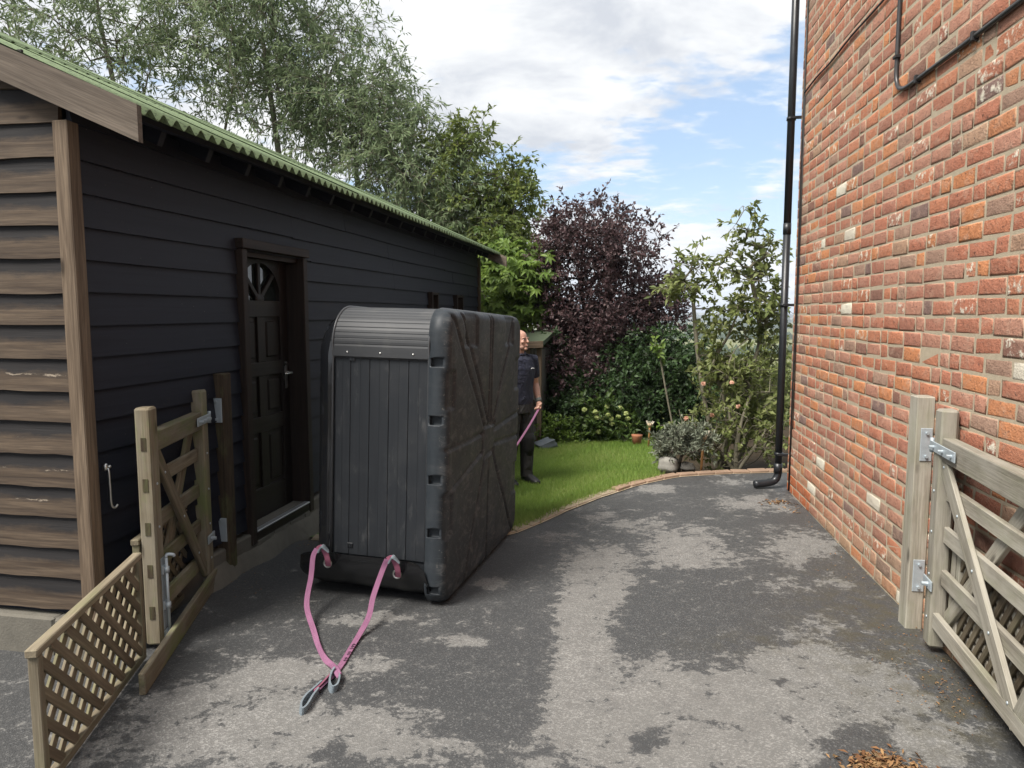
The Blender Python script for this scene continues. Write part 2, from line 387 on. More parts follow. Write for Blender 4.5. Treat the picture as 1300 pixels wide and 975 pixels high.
M_BPLAST = plain('black_plastic_pipe', (.014, .016, .019), .38, var=.2, scale=9)
M_CABLE = plain('black_cable_sheath', (.012, .012, .013), .55)
M_GLASS, t, b, o = mat('dark_window_glass'); setin(b, Base_Color=(.012, .016, .015), Roughness=.06); b.inputs['Specular IOR Level'].default_value = .9
M_ALU = plain('door_sill_metal', (.40, .41, .42), .45, .7)

M_GREEN, t, b, o = mat('green_bitumen_sheet')
P = N(t, 'ShaderNodeTexCoord').outputs['Object']
n1 = noise(t, P, 5, 5, .6); n2 = noise(t, vmap(t, P, (0, 0, 0), (1, 2.2, 1)), 42, 4, .6)
c = mixc(t, n1, (.105, .150, .070), (.165, .22, .110)); c = mixc(t, ramp(t, n2, (.53, 0), (.62, .8)), c, (.035, .05, .026))
setin(b, Base_Color=c, Roughness=.85); bump(t, b, noise(t, P, 160, 3, .6), .3, .003)

M_SKIRT, t, b, o = mat('charcoal_skirt_plastic')
P = N(t, 'ShaderNodeTexCoord').outputs['Object']
n1 = noise(t, vmap(t, P, (0, 0, 0), (60, 60, 2.2)), 1, 5, .65); n2 = noise(t, P, 5, 5, .65); n3 = noise(t, vmap(t, P, (4, 1, 2), (18, 18, 5)), 1, 6, .7)
c = mixc(t, n1, (.012, .0138, .0165), (.024, .027, .0315)); c = mixc(t, ramp(t, n3, (.58, 0), (.74, .5)), c, (.10, .10, .098))
c = mixc(t, ramp(t, n2, (.5, 0), (.75, .30)), c, (.05, .051, .052))
setin(b, Base_Color=c, Roughness=ramp(t, n2, (.3, .42), (.7, .62))); b.inputs['Specular IOR Level'].default_value = .3; bump(t, b, n1, .12, .003)
M_CAP, t, b, o = mat('grey_corner_plastic')
P = N(t, 'ShaderNodeTexCoord').outputs['Object']
n1 = noise(t, vmap(t, P, (0, 0, 0), (3, 50, 50)), 1, 5, .65); n2 = noise(t, P, 7, 5, .65)
c = mixc(t, n1, (.028, .030, .033), (.052, .054, .057)); c = mixc(t, ramp(t, n2, (.55, 0), (.8, .3)), c, (.12, .115, .105))
setin(b, Base_Color=c, Roughness=.52); b.inputs['Specular IOR Level'].default_value = .3
M_PAN, t, b, o = mat('muddy_black_base_plastic')
P = N(t, 'ShaderNodeTexCoord').outputs['Object']
n1 = noise(t, P, 3.0, 7, .7, .4); n2 = noise(t, vmap(t, P, (1, 3, 2), (1, 5, 9), (.5, 0, 0)), 2.2, 6, .7, .8); n3 = noise(t, P, 34, 4, .65)
gh = attr(t, 'dirt', 'Fac')
c = mixc(t, n3, (.015, .0190, .0235), (.033, .0395, .046))
c = mixc(t, mathn(t, 'MULTIPLY', gh, ramp(t, n1, (.36, 0), (.72, .45))), c, (.040, .043, .045))
c = mixc(t, mathn(t, 'MULTIPLY', gh, ramp(t, n2, (.50, 0), (.66, .62))), c, (.13, .13, .128))
c = mixc(t, mathn(t, 'MULTIPLY', gh, ramp(t, noise(t, vmap(t, P, (3, 3, 3)), 60, 3, .6), (.64, 0), (.69, .6))), c, (.24, .22, .19))
setin(b, Base_Color=c, Roughness=ramp(t, n1, (.3, .42), (.7, .70))); b.inputs['Specular IOR Level'].default_value = .3; bump(t, b, n3, .2, .004)
M_SHELL, t, b, o = mat('glossy_black_shell')
P = N(t, 'ShaderNodeTexCoord').outputs['Object']; n1 = noise(t, vmap(t, P, (0, 0, 0), (6, 6, 3)), 1, 3, .5)
setin(b, Base_Color=(.012, .013, .015), Roughness=.14); b.inputs['Coat Weight'].default_value = .5; bump(t, b, n1, .25, .03)
M_COVER, t, b, o = mat('black_vinyl_cover')
P = N(t, 'ShaderNodeTexCoord').outputs['Object']; n1 = noise(t, vmap(t, P, (0, 0, 0), (5, 8, 8)), 1, 4, .6, .5)
setin(b, Base_Color=(.006, .0065, .0075), Roughness=.22); bump(t, b, n1, .35, .02)
def webbing(name, c1, c2):
    m, t, b, o = mat(name); g = attr(t, 'gc')
    wv_ = N(t, 'ShaderNodeTexWave', wave_type='BANDS', bands_direction='X'); L(t, g, wv_.inputs['Vector']); wv_.inputs['Scale'].default_value = 70; wv_.inputs['Distortion'].default_value = 2
    n = noise(t, vmap(t, g, (0, 0, 0), (20, 90, 90)), 1, 4, .6); c = mixc(t, n, c1, c2)
    setin(b, Base_Color=c, Roughness=.8); bump(t, b, wv_.outputs['Fac'], .5, .003); return m
M_PINK = webbing('pink_webbing', (.175, .062, .125), (.30, .130, .225))
M_PINKD = webbing('dusty_pink_webbing', (.22, .055, .095), (.34, .115, .185))
M_GREYW = webbing('blue_grey_webbing', (.11, .14, .16), (.24, .28, .31))
M_INK = plain('black_ink', (.03, .01, .025), .8)

M_SOIL = plain('soil', (.035, .027, .018), .95, var=.5, scale=9, bmp=.8)
M_LAWN = plain('lawn_turf', (.085, .13, .03), .9, var=.4, scale=6, bmp=.6)
M_KERB = plain('edging_block', (.30, .24, .17), .9, var=.35, scale=12, bmp=.6)
M_KERBR = plain('red_edging_brick', (.26, .175, .12), .9, var=.35, scale=12, bmp=.6)
M_STONE = plain('garden_stone', (.26, .25, .225), .9, var=.5, scale=7, bmp=.9)
M_SLATE = plain('blue_grey_slab', (.10, .118, .135), .7, var=.3, scale=6, bmp=.5)
M_BARK1 = plain('grey_bark', (.085, .075, .06), .9, var=.4, scale=20, bmp=.8)
M_BARK2 = plain('pale_lichen_bark', (.17, .155, .11), .9, var=.4, scale=16, bmp=.8)
M_BARK3 = plain('dark_plum_bark', (.03, .022, .02), .9, var=.4, scale=20, bmp=.8)
F_WILL = foliage('willow_leaf', [(.07, .105, .048), (.115, .165, .075), (.17, .225, .11), (.26, .31, .18)], .4)
F_ASH = foliage('walnut_leaf', [(.045, .07, .016), (.085, .125, .03), (.13, .18, .042), (.20, .22, .06)], .38)
F_CHES = foliage('chestnut_leaf', [(.06, .105, .018), (.10, .165, .03), (.15, .23, .045), (.20, .27, .06)], .35)
F_PLUM = foliage('plum_leaf', [(.025, .014, .016), (.052, .028, .031), (.095, .055, .058), (.16, .11, .105)], .25, .45)
F_DARK = foliage('dark_shrub_leaf', [(.013, .028, .011), (.026, .051, .017), (.044, .082, .027), (.075, .125, .042)], .25)
F_SHR = foliage('rose_shrub_leaf', [(.065, .09, .022), (.12, .155, .042), (.185, .215, .07), (.28, .30, .13)], .35)
F_SILV = foliage('silver_shrub_leaf', [(.07, .085, .055), (.12, .14, .10), (.19, .21, .15), (.27, .29, .22)], .2)
F_HYD = foliage('hydrangea_leaf', [(.02, .04, .012), (.05, .085, .02), (.09, .14, .03)], .3)
F_FLOW = foliage('hydrangea_flower', [(.28, .36, .10), (.42, .48, .18), (.55, .58, .30)], .25, .7)
F_ROSE = foliage('rose_petal', [(.60, .30, .20), (.70, .42, .30), (.75, .5, .38)], .3, .7)
F_GRASS = foliage('grass_blade', [(.09, .17, .025), (.145, .25, .04), (.21, .32, .06), (.33, .37, .13)], .4, .6)
F_LITTER = foliage('fallen_leaf', [(.10, .045, .02), (.20, .10, .045), (.33, .20, .09), (.10, .07, .04)], .1, .8)

# ================================================================== THE SETTING
# terrain: garden soil, hillside, valley and far hills in one sheet
M_TERR, t, b, o = mat('terrain_soil_and_fields')
P = N(t, 'ShaderNodeTexCoord').outputs['Object']; sp = N(t, 'ShaderNodeSeparateXYZ'); L(t, P, sp.inputs[0])
vf = N(t, 'ShaderNodeTexVoronoi', feature='F1'); L(t, vmap(t, P, (.3, .1, 0), (.0032, .0017, 0), (0, 0, .4)), vf.inputs['Vector']); vf.inputs['Scale'].default_value = 1
vs = N(t, 'ShaderNodeSeparateColor'); L(t, vf.outputs['Color'], vs.inputs[0])
field = ramp(t, vs.outputs[0], (0, (.10, .125, .045)), (.4, (.16, .165, .07)), (.65, (.25, .22, .11)), (1, (.06, .085, .03)))
mead = mixc(t, noise(t, P, .35, 6, .65), (.10, .135, .035), (.19, .205, .07))
soil = mixc(t, noise(t, P, 7, 6, .7), (.022, .017, .011), (.062, .046, .028))
c = mixc(t, ramp(t, mathn(t, 'DIVIDE', sp.outputs[1], 1000), (.016, 0), (.022, 1)), soil, mead)
c = mixc(t, ramp(t, mathn(t, 'DIVIDE', sp.outputs[1], 1000), (.2, 0), (.3, 1)), c, field)
setin(b, Base_Color=c, Roughness=.95); b.inputs['Specular IOR Level'].default_value = .1
ys = np.unique(np.concatenate([np.linspace(-40, -4, 10), np.linspace(-4, 13, 86), np.geomspace(13, 12000, 90)]))
xs = np.unique(np.concatenate([-np.geomspace(9, 9000, 44), np.linspace(-9, 9, 73), np.geomspace(9, 9000, 44)]))
X, Y = np.meshgrid(xs, ys)
Z = gz(X, Y) - .035
Z += np.where(Y > 1500, (18 * np.sin(X / 900 + .6) + 12 * np.sin(X / 370 + Y / 1300) + 8 * np.sin(Y / 800)) * sstep(1500, 6500, Y), 0)
Z += np.where(Y > 25, .25 * np.sin(X / 7.) * np.sin(Y / 11.), 0)
nx, ny = len(xs), len(ys)
idx = (np.arange(ny - 1)[:, None] * nx + np.arange(nx - 1)[None, :]).ravel()
Fq = np.stack([idx, idx + 1, idx + nx + 1, idx + nx], 1)
link('ground', npmesh('ground', np.stack([X.ravel(), Y.ravel(), Z.ravel()], 1), Fq, smooth=True), M_TERR, kind='structure')

# tarmac drive, wet and dry areas read off the photograph
DRY = [(765, 745, 40, 42, 1.1), (740, 800, 38, 60, 1.1), (735, 870, 60, 50, 1.0), (840, 890, 120, 42, 1.3), (960, 905, 150, 60, 1.4), (820, 950, 190, 40, 1.1),
       (860, 690, 75, 16, 1.0), (880, 712, 60, 14, .9), (760, 712, 36, 14, .7), (810, 665, 50, 9, .5), (835, 620, 26, 6, .9), (700, 684, 24, 7, .9), (760, 655, 34, 7, .6),
       (960, 640, 60, 10, .9), (1010, 695, 60, 22, 1.0), (935, 612, 40, 5, .6), (1035, 795, 46, 22, 1.0), (1070, 742, 34, 16, .7), (985, 745, 44, 14, .7), (1020, 840, 70, 18, .9),
       (1130, 880, 70, 40, 1.1), (1180, 935, 60, 40, 1.0), (600, 815, 52, 10, 1.25), (624, 742, 18, 7, 1.3), (330, 930, 150, 46, 1.25), (250, 905, 70, 26, .9), (480, 945, 120, 26, .7),
       (360, 850, 70, 20, .85), (470, 842, 40, 14, .8), (478, 786, 60, 9, .85), (300, 862, 40, 16, .7), (545, 905, 40, 14, .4), (120, 960, 60, 30, .5)]
WET = [(900, 775, 120, 36, .9), (860, 812, 70, 22, .5), (880, 885, 34, 12, 1.0), (826, 940, 34, 17, 2.2), (1090, 950, 46, 24, 1.9), (1140, 790, 60, 42, .9), (1120, 722, 44, 26, .8),
       (640, 860, 60, 70, .9), (560, 850, 60, 24, .6), (1190, 862, 60, 26, .7), (640, 930, 70, 40, .3), (950, 690, 40, 12, .5), (800, 690, 30, 12, .4), (1210, 890, 30, 40, .6), (880, 855, 44, 12, .7), (420, 950, 26, 22, 1.1), (300, 780, 60, 40, .6)]
xs = np.arange(-7.0, 4.6, .042); tt = np.linspace(0, 1, 250)
X = np.repeat(xs[None, :], len(tt), 0); Y = -3 + (yk(X) + 3) * tt[:, None]
Z = gz(X, Y) + .004 * np.sin(X * 2.1) * np.sin(Y * 1.7)
Pts = np.stack([X.ravel(), Y.ravel(), Z.ravel()], 1)
q = Pts - _C; f = np.maximum(q @ _F, .4); u = 650 + 900 * q[:, 0] / f; v = 487.5 - 900 * (q @ _U) / f
wet = np.full(len(u), .98)
for (a, b_, ra, rb, s_) in DRY: wet -= s_ * np.exp(-(((u - a) / ra) ** 2 + ((v - b_) / rb) ** 2))
for (a, b_, ra, rb, s_) in WET: wet += s_ * np.exp(-(((u - a) / ra) ** 2 + ((v - b_) / rb) ** 2))
wet = np.clip(wet, .10, 1.0)
mossv = np.exp(-(((u - 1140) / 120) ** 2 + ((v - 780) / 90) ** 2)) + np.exp(-(((u - 1230) / 90) ** 2 + ((v - 900) / 70) ** 2)) + .5 * np.exp(-(((u - 960) / 90) ** 2 + ((v - 815) / 14) ** 2))
nx, ny = len(xs), len(tt)
idx = (np.arange(ny - 1)[:, None] * nx + np.arange(nx - 1)[None, :]).ravel()
link('driveway', npmesh('driveway', Pts, np.stack([idx, idx + 1, idx + nx + 1, idx + nx], 1), dict(wet=wet, moss=np.clip(mossv, 0, 1)), True), M_ASPH, kind='structure')

# lawn sheet and its grass
def lawn_right(y): return np.interp(y, [5, 7.0, 10.4, 12], [1.45, 1.45, 2.1, 2.3])
tt = np.linspace(0, 1, 40); ss = np.linspace(0, 1, 46)
ycol = np.linspace(0, 1, 40)
X = -4 + (np.interp(ycol, [0, 1], [1.45, 2.15])[:, None] + 4) * ss[None, :]; Y = yk(X) + .1 + (10.7 - yk(X)) * ycol[:, None]; Z = gz(X, Y) + .004
nx, ny = len(ss), len(ycol); idx = (np.arange(ny - 1)[:, None] * nx + np.arange(nx - 1)[None, :]).ravel()
link('lawn', npmesh('lawn', np.stack([X.ravel(), Y.ravel(), Z.ravel()], 1), np.stack([idx, idx + 1, idx + nx + 1, idx + nx], 1), smooth=True), M_LAWN, kind='structure')
n = 210000
y = RNG.uniform(5.2, 10.8, n); x = RNG.uniform(-1.6, 2.2, n)
keep = (y > yk(x) + .075 + RNG.normal(0, .03, n)) & (x < lawn_right(y) + RNG.normal(0, .05, n)) & ~((x < .0) & (y < 5.9))
keep &= (x / y > -.04) | (RNG.random(n) < .25)
x, y = x[keep], y[keep]; n = len(x); z = gz(x, y)
patch = .5 + .5 * np.sin(x * 3.1 + 1.3 * np.sin(y * 2.3)) * np.sin(y * 2.7 + np.sin(x * 4))
h = RNG.uniform(.025, .065, n) * (1 + .9 * np.exp(-((y - yk(x)) / .35) ** 2)); a = RNG.uniform(0, 2 * math.pi, n); lean = RNG.uniform(.1, .9, n) * h; wd = RNG.uniform(.0022, .0045, n)
B = np.stack([x, y, z], 1); d = np.stack([np.cos(a), np.sin(a), 0 * a], 1); la = RNG.uniform(0, 6.28, n); le = np.stack([np.cos(la) * lean, np.sin(la) * lean, h], 1)
V = np.stack([B - d * wd[:, None], B + d * wd[:, None], B + le], 1).reshape(-1, 3)
rn = np.repeat(np.clip(.75 * RNG.random(n) + .40 * patch - .05, 0, 1), 3)
link('grass', npmesh('grass', V, np.arange(3 * n).reshape(-1, 3), dict(rnd=rn)), F_GRASS, label='short green grass blades of the lawn beyond the curved kerb', category='grass', kind='stuff')

# kerb of small blocks along the drive edge
pts = []
for xx in np.linspace(-1.5, 3.6, 400): pts.append((xx, float(yk(xx))))
pts = np.array(pts)
for _ in range(14): pts[1:-1] = .25 * pts[:-2] + .5 * pts[1:-1] + .25 * pts[2:]
seg = np.hypot(*np.diff(pts, axis=0).T); acc = np.concatenate([[0], np.cumsum(seg)])
mb = MB(); 
V = []; F = []
for i, (xx, yy) in enumerate(pts):
    j = min(i, len(pts) - 2); dx, dy = pts[j + 1] - pts[j]; l = math.hypot(dx, dy); nx_, ny_ = -dy / l, dx / l
    zz = float(gz(xx, yy)) + .004
    for o_, zo in ((-.012, 0.002), (.13, 0.0)): V.append((xx + nx_ * o_, yy + ny_ * o_, zz + zo))
for i in range(len(pts) - 1): F.append((2 * i, 2 * i + 2, 2 * i + 3, 2 * i + 1))
kerb = link('kerb', npmesh('kerb', V, np.array(F)), M_MORTAR, kind='structure')
s_ = 0.0; last = acc[-1]
while s_ < last - .22:
    ln = .205 * random.uniform(.93, 1.05)
    p0 = np.array([np.interp(s_ + .006, acc, pts[:, 0]), np.interp(s_ + .006, acc, pts[:, 1])]); p1 = np.array([np.interp(s_ + ln - .006, acc, pts[:, 0]), np.interp(s_ + ln - .006, acc, pts[:, 1])])
    dd = (p1 - p0) / np.linalg.norm(p1 - p0); nn = np.array([-dd[1], dd[0]]); red = p0[0] > 1.0
    za = float(gz(*p0)); zb = float(gz(*p1)); hgt = .028 if red else .018
    wdt = random.uniform(.088, .108)
    V = []
    for (e, zz) in ((p0, za), (p1, zb)):
        for o_ in (0, wdt):
            for k in (0, 1):
                c_ = e + nn * (o_ + random.uniform(-.004, .004)); V.append((c_[0], c_[1], zz + (-.05 if k == 0 else hgt + random.uniform(-.004, .004))))
    me = MB().raw(V, [(0, 1, 3, 2), (4, 6, 7, 5), (0, 4, 5, 1), (2, 3, 7, 6), (1, 5, 7, 3), (0, 2, 6, 4)]).mesh('edging_block')
    ob = link('edging_block', me, M_KERBR if red else M_KERB, kerb)
    md = ob.modifiers.new('bev', 'BEVEL'); md.width = .008; md.segments = 2
    s_ += ln

# ================================================================== BLACK TIMBER BARN
BO, BH = (-2.014, 3.22, 0), 10.64
barn = heading(thing('timber_barn', 'black weatherboarded barn with green corrugated roof and brown door', 'barn', BO), BH)
SP = .1525; ZB = [2.353 - SP * k for k in range(15)]
YEND = 8.05; OPEN = [(1.395, 2.285, .10, 2.06), (5.47, 5.87, 1.15, 1.90), (6.62, 7.10, 1.15, 1.89)]
mb = MB(); mb.box((-.16, .08, .15), (-.06, 1.40, 2.70)); mb.box((-.16, 2.28, .15), (-.06, 5.48, 2.70)); mb.box((-.16, 5.86, .15), (-.06, 6.63, 2.70)); mb.box((-.16, 7.09, .15), (-.06, YEND - .02, 2.70))
mb.box((-.159, 1.40, 2.12), (-.061, 2.28, 2.70)); mb.box((-.159, 5.48, 1.90), (-.061, 5.86, 2.70)); mb.box((-.159, 6.63, 1.89), (-.061, 7.09, 2.70)); mb.box((-.159, 5.48, .16), (-.061, 5.86, 1.15)); mb.box((-.159, 6.63, .16), (-.061, 7.09, 1.15))
mb.box((-5.14, YEND - .10, .15), (-.165, YEND - .03, 2.70)); mb.box((-5.14, .08, .15), (-5.06, YEND - .11, 2.56))
mb.raw([(-5.05, .10, .15), (-.165, .10, .15), (-.165, .10, 2.5), (-2.57, .10, 3.7), (-5.05, .10, 2.5)], [(0, 1, 2, 3, 4)])
mb.raw([(-5.05, YEND - .02, 2.5), (-.165, YEND - .02, 2.5), (-2.57, YEND - .02, 3.7)], [(0, 1, 2)])
mb.build('wall', M_BLACKW, barn)
def board(mat_, p0, p1, outn, zb, ht=.176, nseg=8, name='cladding_board', rough_=.0):
    """feather-edged board from p0 to p1 (xy), bottom at zb; outn = outward unit normal"""
    p0 = np.array(p0, float); p1 = np.array(p1, float); outn = np.array(outn, float); V = []; G = []; BV = []; F = []
    Ln = np.linalg.norm(p1 - p0); off = RNG.uniform(-20, 20, 3); ph = RNG.uniform(0, 6); dz = RNG.uniform(-.003, .003)
    for i in range(nseg + 1):
        s_ = i / nseg; c_ = p0 + (p1 - p0) * s_; wob = .0022 * math.sin(ph + s_ * Ln * 2.3) + dz + RNG.uniform(-1, 1) * rough_; wo2 = .0018 * math.sin(ph * 2 + s_ * Ln * 3.1)
        for (o_, z_, bvv) in ((0 + wo2, 0 + wob, 0), (-.019, ht, 1), (-.031, ht, 1), (-.026, 0 + wob, 0)):
            q_ = c_ + outn * o_; V.append((q_[0], q_[1], zb + z_)); G.append((s_ * Ln + off[0], z_ + off[1], o_ + off[2])); BV.append(bvv * min(1, ht / .153))
    for i in range(nseg):
        for k in range(4): F.append((i * 4 + k, i * 4 + (k + 1) % 4, (i + 1) * 4 + (k + 1) % 4, (i + 1) * 4 + k))
    F.append((0, 1, 2, 3)); F.append((nseg * 4 + 3, nseg * 4 + 2, nseg * 4 + 1, nseg * 4))
    me = npmesh(name, V, F, dict(gc=np.array(G), bv=np.array(BV)))
    bm = bmesh.new(); bm.from_mesh(me); bmesh.ops.recalc_face_normals(bm, faces=bm.faces); bm.to_mesh(me); bm.free()
    return link(name, me, mat_, barn)
for zb in [2.353 + .0] + ZB[1:]:
    iv = [(.094, YEND)]
    for (a, b_, z0, z1) in OPEN:
        if zb < z1 - .02 and zb + .15 > z0:
            iv = [s for (p, q_) in iv for s in ((p, min(q_, a)), (max(p, b_), q_)) if s[1] - s[0] > .02]
    iv2 = []
    for (p, q_) in iv:
        cs = [p]
        while q_ - cs[-1] > 3.6: cs.append(cs[-1] + random.uniform(1.6, 3.2))
        cs.append(q_); iv2 += [(u_, v_ - .003) for u_, v_ in zip(cs[:-1], cs[1:])]
    for (p, q_) in iv2: board(M_BLACKW, (0, p), (0, q_), (1, 0), zb, nseg=max(2, int((q_ - p) * 3)))
board(M_BLACKW, (.003, .094), (.003, YEND), (1, 0), 2.353 + SP, .10, nseg=20)
def zroof(x): return 2.515 + .45 * (.33 - x) if x > -2.57 else 2.515 + .45 * (.33 + 5.14 + x)
k = 0
for k in range(-9, 15):
    zb = 2.353 - SP * k + .0
    x1 = -.037; x0 = -5.16
    if zb + .12 > 2.60:
        dd = (zb + .14 - 2.55) / .45; x1 = min(x1, .33 - dd); x0 = max(x0, -5.47 + dd)
    if x1 - x0 > .3: board(M_WORN, (x0, .058), (x1, .058), (0, -1), zb, nseg=40, rough_=.0035)
MB().box((-.037, .022, .16), (.040, .092, 2.50), .004, .0015).build('corner_post', M_POSTW, barn)
MB().box((-.06, YEND - .01, .16), (.03, YEND + .06, 2.5), .004).build('corner_post', M_GPOST, barn)
# bargeboards
def barge(x0, z0, x1, z1, y0, nm='bargeboard'):
    dx, dz = x1 - x0, z1 - z0; l = math.hypot(dx, dz); hh = .155
    V = []; G = []
    for (xx, zz, s_) in ((x0, z0, 0), (x1, z1, l)):
        for yy in (y0, y0 + .028):
            for k_ in (0, 1): V.append((xx, yy, zz - hh * k_)); G.append((s_, k_ * hh, yy))
    return MB().raw(V, [(0, 1, 3, 2), (4, 6, 7, 5), (0, 4, 5, 1), (2, 3, 7, 6), (0, 2, 6, 4), (1, 5, 7, 3)], np.array(G) + RNG.uniform(-9, 9, 3)).build(nm, M_BARGE, barn)
barge(.435, 2.530, -2.568, 2.530 + .437 * 3.003, -.03); barge(-5.575, 2.530, -2.572, 2.530 + .437 * 3.003, -.03)
barge(.43, 2.515, -2.568, 3.84, YEND + .10)
# corrugated sheets
PER = .095
ns = 10 * 10 + 1; yy = np.linspace(0, PER * 10, ns); prof = .019 * np.cos(2 * math.pi * yy / PER)
def sheet_mesh(l0, l1):
    V = []; rows = np.linspace(l0, l1, 4)
    for lay in (0, -.005):
        for r_ in rows:
            for a, p in zip(yy, prof): V.append((-r_ * math.cos(math.atan(.45)) - lay * 0, a, r_ * math.sin(math.atan(.45)) + p + lay))
    F = []; nr = len(rows)
    for lay in (0, 1):
        for i in range(nr - 1):
            for j in range(ns - 1):
                b0 = lay * nr * ns + i * ns + j; F.append((b0, b0 + 1, b0 + ns + 1, b0 + ns) if lay else (b0, b0 + ns, b0 + ns + 1, b0 + 1))
    o_ = nr * ns
    for j in range(ns - 1): F.append((j, j + 1, o_ + j + 1, o_ + j)); F.append(((nr - 1) * ns + j, o_ + (nr - 1) * ns + j, o_ + (nr - 1) * ns + j + 1, (nr - 1) * ns + j + 1))
    me = npmesh('roof_sheet', V, np.array(F), smooth=True); me.materials.append(M_GREEN); return me
LS = 2.90 / math.cos(math.atan(.45)); sm = [sheet_mesh(0, 1.75), sheet_mesh(1.60, LS)]
for i in range(10):
    for r_ in (0, 1):
        for side in (0, 1):
            ob = bpy.data.objects.new('roof_sheet', sm[r_]); COL.objects.link(ob); ob.parent = barn
            y0 = .002 + (i * 9 if i < 9 else 76) * PER; zo = .008 * r_ + .006 * (i % 2) + random.uniform(-.0015, .0015)
            ob.location = (.335 + random.uniform(-.006, .006), y0, 2.556 + zo)
            if side: ob.rotation_euler = (0, 0, math.pi); ob.location = (-5.475, y0 + PER * 10, 2.556 + zo)
mb = MB(); mb.tube([(-2.57, -.1, 3.80), (-2.57, 8.45, 3.80)], .09, 12); mb.build('ridge_cap', M_GREEN, barn)
for i in range(20):
    yy_ = .50 + .397 * i
    if yy_ > 8.2: break
    MB().bar((-.058, yy_, 2.56 + .45 * .39 - .115), (.16, yy_, 2.56 + .45 * .17 - .115), .075, .040, bev=.002).build('rafter_tail', M_BLACKW, barn)
MB().box((.20, .0, 2.545), (.235, 8.3, 2.572)).build('eaves_batten', M_BLACKW, barn)
# plinth with a rough mortar fillet
mb = MB(); mb.box((-.20, .02, -.30), (.022, YEND + .02, .185), .01, .004); mb.box((-5.14, .03, -.3), (-.205, .13, .185), .01, .004)
mb.build('plinth', M_CONC, barn)
V = []; F = []
for i in range(61):
    yy_ = .85 + i * .028; w_ = .07 + .02 * math.sin(i * .31) + random.uniform(-.006, .006); h_ = .10 + .012 * math.sin(i * .23) + random.uniform(-.003, .003)
    V += [(.02, yy_, h_), (.02 + w_ * .45, yy_, h_ * .55 + random.uniform(-.01, .01)), (.02 + w_, yy_, -.06 - .03 * max(0, yy_ - .6))]
for i in range(60):
    for k_ in (0, 1): F.append((i * 3 + k_, i * 3 + k_ + 1, i * 3 + k_ + 4, i * 3 + k_ + 3))
MB().raw(V, F, None, True).build('mortar_fillet', M_CONC, barn)
# door
D0, D1 = 1.395, 2.285
door = MB()
LX = -.105; y0, y1, z0, z1 = D0 + .075, D1 - .075, .185, 2.045
yc = (y0 + y1) / 2; FZ = 1.735; FRY, FRZ = .275, .265
st = .105
def dbox(a, b_, c_, d_, th=.022, x=LX): door.box((x - .042, a, c_), (x + (th - .022), b_, d_), .003)
dbox(y0, y0 + st, z0, z1); dbox(y1 - st, y1, z0, z1); dbox(y0 + st, y1 - st, z0, .40); dbox(y0 + st, y1 - st, .80, .91); dbox(y0 + st, y1 - st, 1.20, 1.30); dbox(y0 + st, y1 - st, 1.62, FZ)
for (c_, d_) in ((.40, .80), (.91, 1.20), (1.30, 1.62)): dbox(yc - .05, yc + .05, c_, d_, .020)
for (a, b_) in ((y0 + st, yc - .05), (yc + .05, y1 - st)):
    for (c_, d_) in ((.40, .80), (.91, 1.20), (1.30, 1.62)):
        door.box((LX - .035, a, c_), (LX - .018, b_, d_)); door.box((LX - .03, a + .03, c_ + .03), (LX - .007, b_ - .03, d_ - .03), .012)
# head of the leaf: timber spandrels round a half-round light
na = 24; V = []; F = []
for xx in (LX, LX - .042):
    for i in range(na + 1):
        a = math.pi * i / na; V.append((xx, yc + FRY * math.cos(a), FZ + FRZ * math.sin(a)))
    for i in range(na + 1):
        a = math.pi * i / na; c_, s2 = math.cos(a), math.sin(a); m_ = max(abs(c_) / (yc - y0 - st), s2 / (z1 - FZ)); V.append((xx, yc + c_ / m_, FZ + s2 / m_))
n1_ = na + 1
for i in range(na):
    F += [(i, i + 1, n1_ + i + 1, n1_ + i), (2 * n1_ + i, 3 * n1_ + i, 3 * n1_ + i + 1, 2 * n1_ + i + 1), (i, 2 * n1_ + i, 2 * n1_ + i + 1, i + 1)]
door.raw(V, F)
dob = door.build('door', M_DOORW, barn, label='dark brown panelled door with a half-round fanlight')
for i in range(4):
    a0, a1 = math.pi * i / 4, math.pi * (i + 1) / 4; V = [(LX - .03, yc, FZ)]
    for k_ in range(9):
        a = a0 + (a1 - a0) * k_ / 8; V.append((LX - .03, yc + FRY * math.cos(a), FZ + FRZ * math.sin(a)))
    MB().raw(V, [(0, k_ + 1, k_ + 2) for k_ in range(8)]).build('pane', M_GLASS, dob)
for i in (1, 2, 3):
    a = math.pi * i / 4
    MB().bar((LX - .016, yc, FZ - .0), (LX - .016, yc + FRY * math.cos(a), FZ + FRZ * math.sin(a)), .034, .022, (0, math.sin(a), -math.cos(a))).build('glazing_bar', M_DOORW, dob)
MB().ball((LX - .01, yc, FZ + .01), (.012, .06, .04)).build('fan_boss', M_DOORW, dob)
mb = MB(); mb.box((LX + .001, y1 - .07, 1.08), (LX + .010, y1 - .035, 1.28), .003); mb.tube(smooth_path([(LX + .008, y1 - .052, 1.20), (LX + .05, y1 - .052, 1.20), (LX + .055, y1 - .08, 1.20), (LX + .055, y1 - .16, 1.198)], 4), .008, 8)
mb.build('handle', M_STEEL, dob)
mb = MB(); mb.box((-.13, D0, .105), (.035, D0 + .062, 2.06), .004); mb.box((-.13, D1 - .062, .105), (.035, D1, 2.06), .004); mb.box((-.13, D0 - .012, 2.062), (.05, D1 + .012, 2.125), .004); mb.box((-.12, D0 + .064, 2.02), (-.02, D1 - .064, 2.058))
mb.build('door_frame', M_FRAMEW, barn)
mb = MB(); mb.box((-.15, D0 + .064, .12), (.03, D1 - .064, .178), .006); mb.build('door_sill', M_DOORW, barn)
MB().box((-.012, D0 + .066, .1785), (.034, D1 - .066, .190), .003).build('sill_strip', M_ALU, barn)
